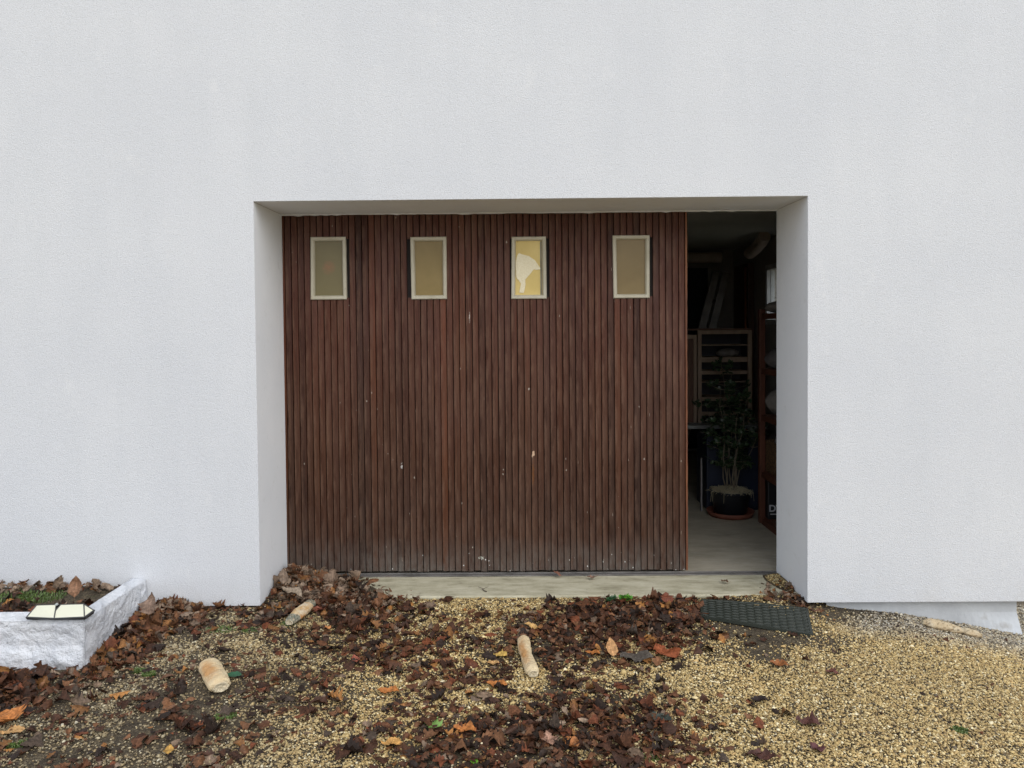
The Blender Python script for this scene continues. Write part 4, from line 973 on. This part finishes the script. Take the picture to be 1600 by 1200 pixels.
# workbench, navy chest, cabinets
tb = empty('workbench', (1.30, 2.42, 0), label='bench with a pale top behind the potted plant', cat='bench')
MB().box(-.75, .63, -.30, .30, .585, .612).build('bench_top', plain('bench_top', (.22, .23, .22), (.30, .31, .30)), tb, bevel=.003)
for (x, y) in ((-.73, -.28), (.58, -.28), (-.73, .24), (.58, .24)): MB().box(x, x+.04, y, y+.04, -.003, .584).build('leg', BROWNWOOD, tb)
MB().box(-.21, .24, -.16, .16, 0, .56).build('chest', NAVY, label='navy blue chest standing under the bench behind the potted plant', cat='chest', bevel=.008).location = (1.62, 2.09, -.003)
MB().box(-.005, .005, -.015, .015, 0, .40).build('batten', GREYW, label='narrow whitish batten standing against the left of the navy chest', cat='batten').location = (1.365, 1.92, -.003)
cab = empty('glazed_cabinet', (1.645, 2.44, .6125), label='pale wooden cabinet with a glazed door and inner shelves, standing on the bench', cat='cabinet')
cw, ch = .215, .735; fr = .03
mb = MB(); mb.box(-cw, -cw+fr, -.15, -.12, .0, ch); mb.box(cw-fr, cw, -.15, -.12, .0, ch); mb.box(-cw+fr, cw-fr, -.15, -.12, ch-fr, ch); mb.box(-cw+fr, cw-fr, -.15, -.12, .055, .055+fr)
mb.build('door_frame', PALEWOOD, cab, bevel=.002)
mb = MB(); mb.box(-cw, cw, .13, .145, 0, ch); mb.box(-cw, -cw+.015, -.118, .13, 0, ch); mb.box(cw-.015, cw, -.118, .13, 0, ch)
mb.build('carcass', DARKGLASS, cab)
MB().box(-.42, cw+.008, -.155, .15, ch+.001, ch+.014).build('cabinet_top', BROWNWOOD, cab)
for z, t in ((.62, .008), (.52, .04), (.41, .028), (.325, .008), (.20, .03)):
    MB().box(-cw+.017, cw-.017, -.115, .128, z-t, z).build('shelf', PALEWOOD, cab)
c2 = empty('side_cabinet', (1.32, 2.44, .6125), label='brown cabinet with a pale frame, left neighbour of the glazed cabinet', cat='cabinet')
MB().box(-.10, .10, -.14, .14, 0, .70).build('carcass', BROWNWOOD, c2)
mb = MB(); mb.box(-.10, -.075, -.155, -.141, 0, .70); mb.box(.075, .10, -.155, -.141, 0, .70); mb.box(-.075, .075, -.155, -.141, .67, .70); mb.build('door_frame', PALEWOOD, c2)
lump('folded_cloth', (1.70, 2.40, .6125+.521), (.09, .07, .035), CLOTH, 15, label='pale folded cloth on a shelf inside the glazed cabinet', cat='cloth')
# ladder behind the cabinets
LD = empty('ladder', (1.83, 3.2, 0), label='pale double ladder leaning behind the cabinets', cat='ladder')
def rail_(dx, dy, w_): 
    mb = MB(); a, b = Vector((-.50+dx, dy, 0)), Vector((.12+dx, .55+dy, 1.90)); d = (b-a).normalized(); s_ = Vector((1, 0, 0)); s_ = (s_-d*s_.dot(d)).normalized(); n_ = d.cross(s_)
    for sx__, c_ in ((-1, a), (1, a)): pass
    P = []
    for q in (a, b):
        for (i, j) in ((-1, -1), (1, -1), (1, 1), (-1, 1)): P.append(tuple(q+s_*i*w_/2+n_*j*.012))
    mb.V += P; mb.F += [(0, 3, 2, 1), (4, 5, 6, 7), (0, 1, 5, 4), (1, 2, 6, 5), (2, 3, 7, 6), (3, 0, 4, 7)]; return mb.build('rail', ALU, LD, bevel=.004)
rail_(0, 0, .07); rail_(.10, 0, .07); rail_(.04, .12, .05)
for k in range(1, 7):
    t = k/7; MB().tube([(-.50+.62*t-.02, .55*t+.05, 1.9*t), (-.50+.62*t+.13, .55*t+.05, 1.9*t)], .014, 8).build('rung', ALU, LD)
# pipes
o = MB().tube([(-2.6, 0, 0), (0, 0, 0)], .055, 20).build('ceiling_pipe', PIPE, smooth=False, label='straight cream pipe running under the ceiling at the back', cat='pipe'); o.location = (2.12, 4.2, 2.085); 
o = MB().tube([(0, 0, -.01), (-.01, -.2, .01), (-.02, -.42, .055), (-.02, -.50, .095)], .055, 20).build('bent_pipe', PIPE, label='short cream pipe end coming forward under the ceiling at the right', cat='pipe'); o.location = (2.19, 3.45, 2.07)
o = MB().tube([(0, 0, 0), (0, 0, 1.95)], .012, 12).build('copper_pipe', COPPER, smooth=True, label='thin copper pipe running up the back right corner', cat='pipe'); o.location = (2.24, 3.75, 0)
MB().box(-.03, .03, -.25, .25, 0, 2.0).build('inner_door', BROWNWOOD, label='dark brown plank door against the right wall at the back', cat='door', bevel=.003).location = (2.31, 4.05, -.003)
MB().box(-1.9, 1.9, -.02, .02, 0, 1.95).build('dark_tarpaulin', plain('dark_blue_sheet', (.012, .014, .02), (.02, .022, .03), .7), label='dark blue sheet hung across the back wall', cat='sheet').location = (.15, 4.5, .05)
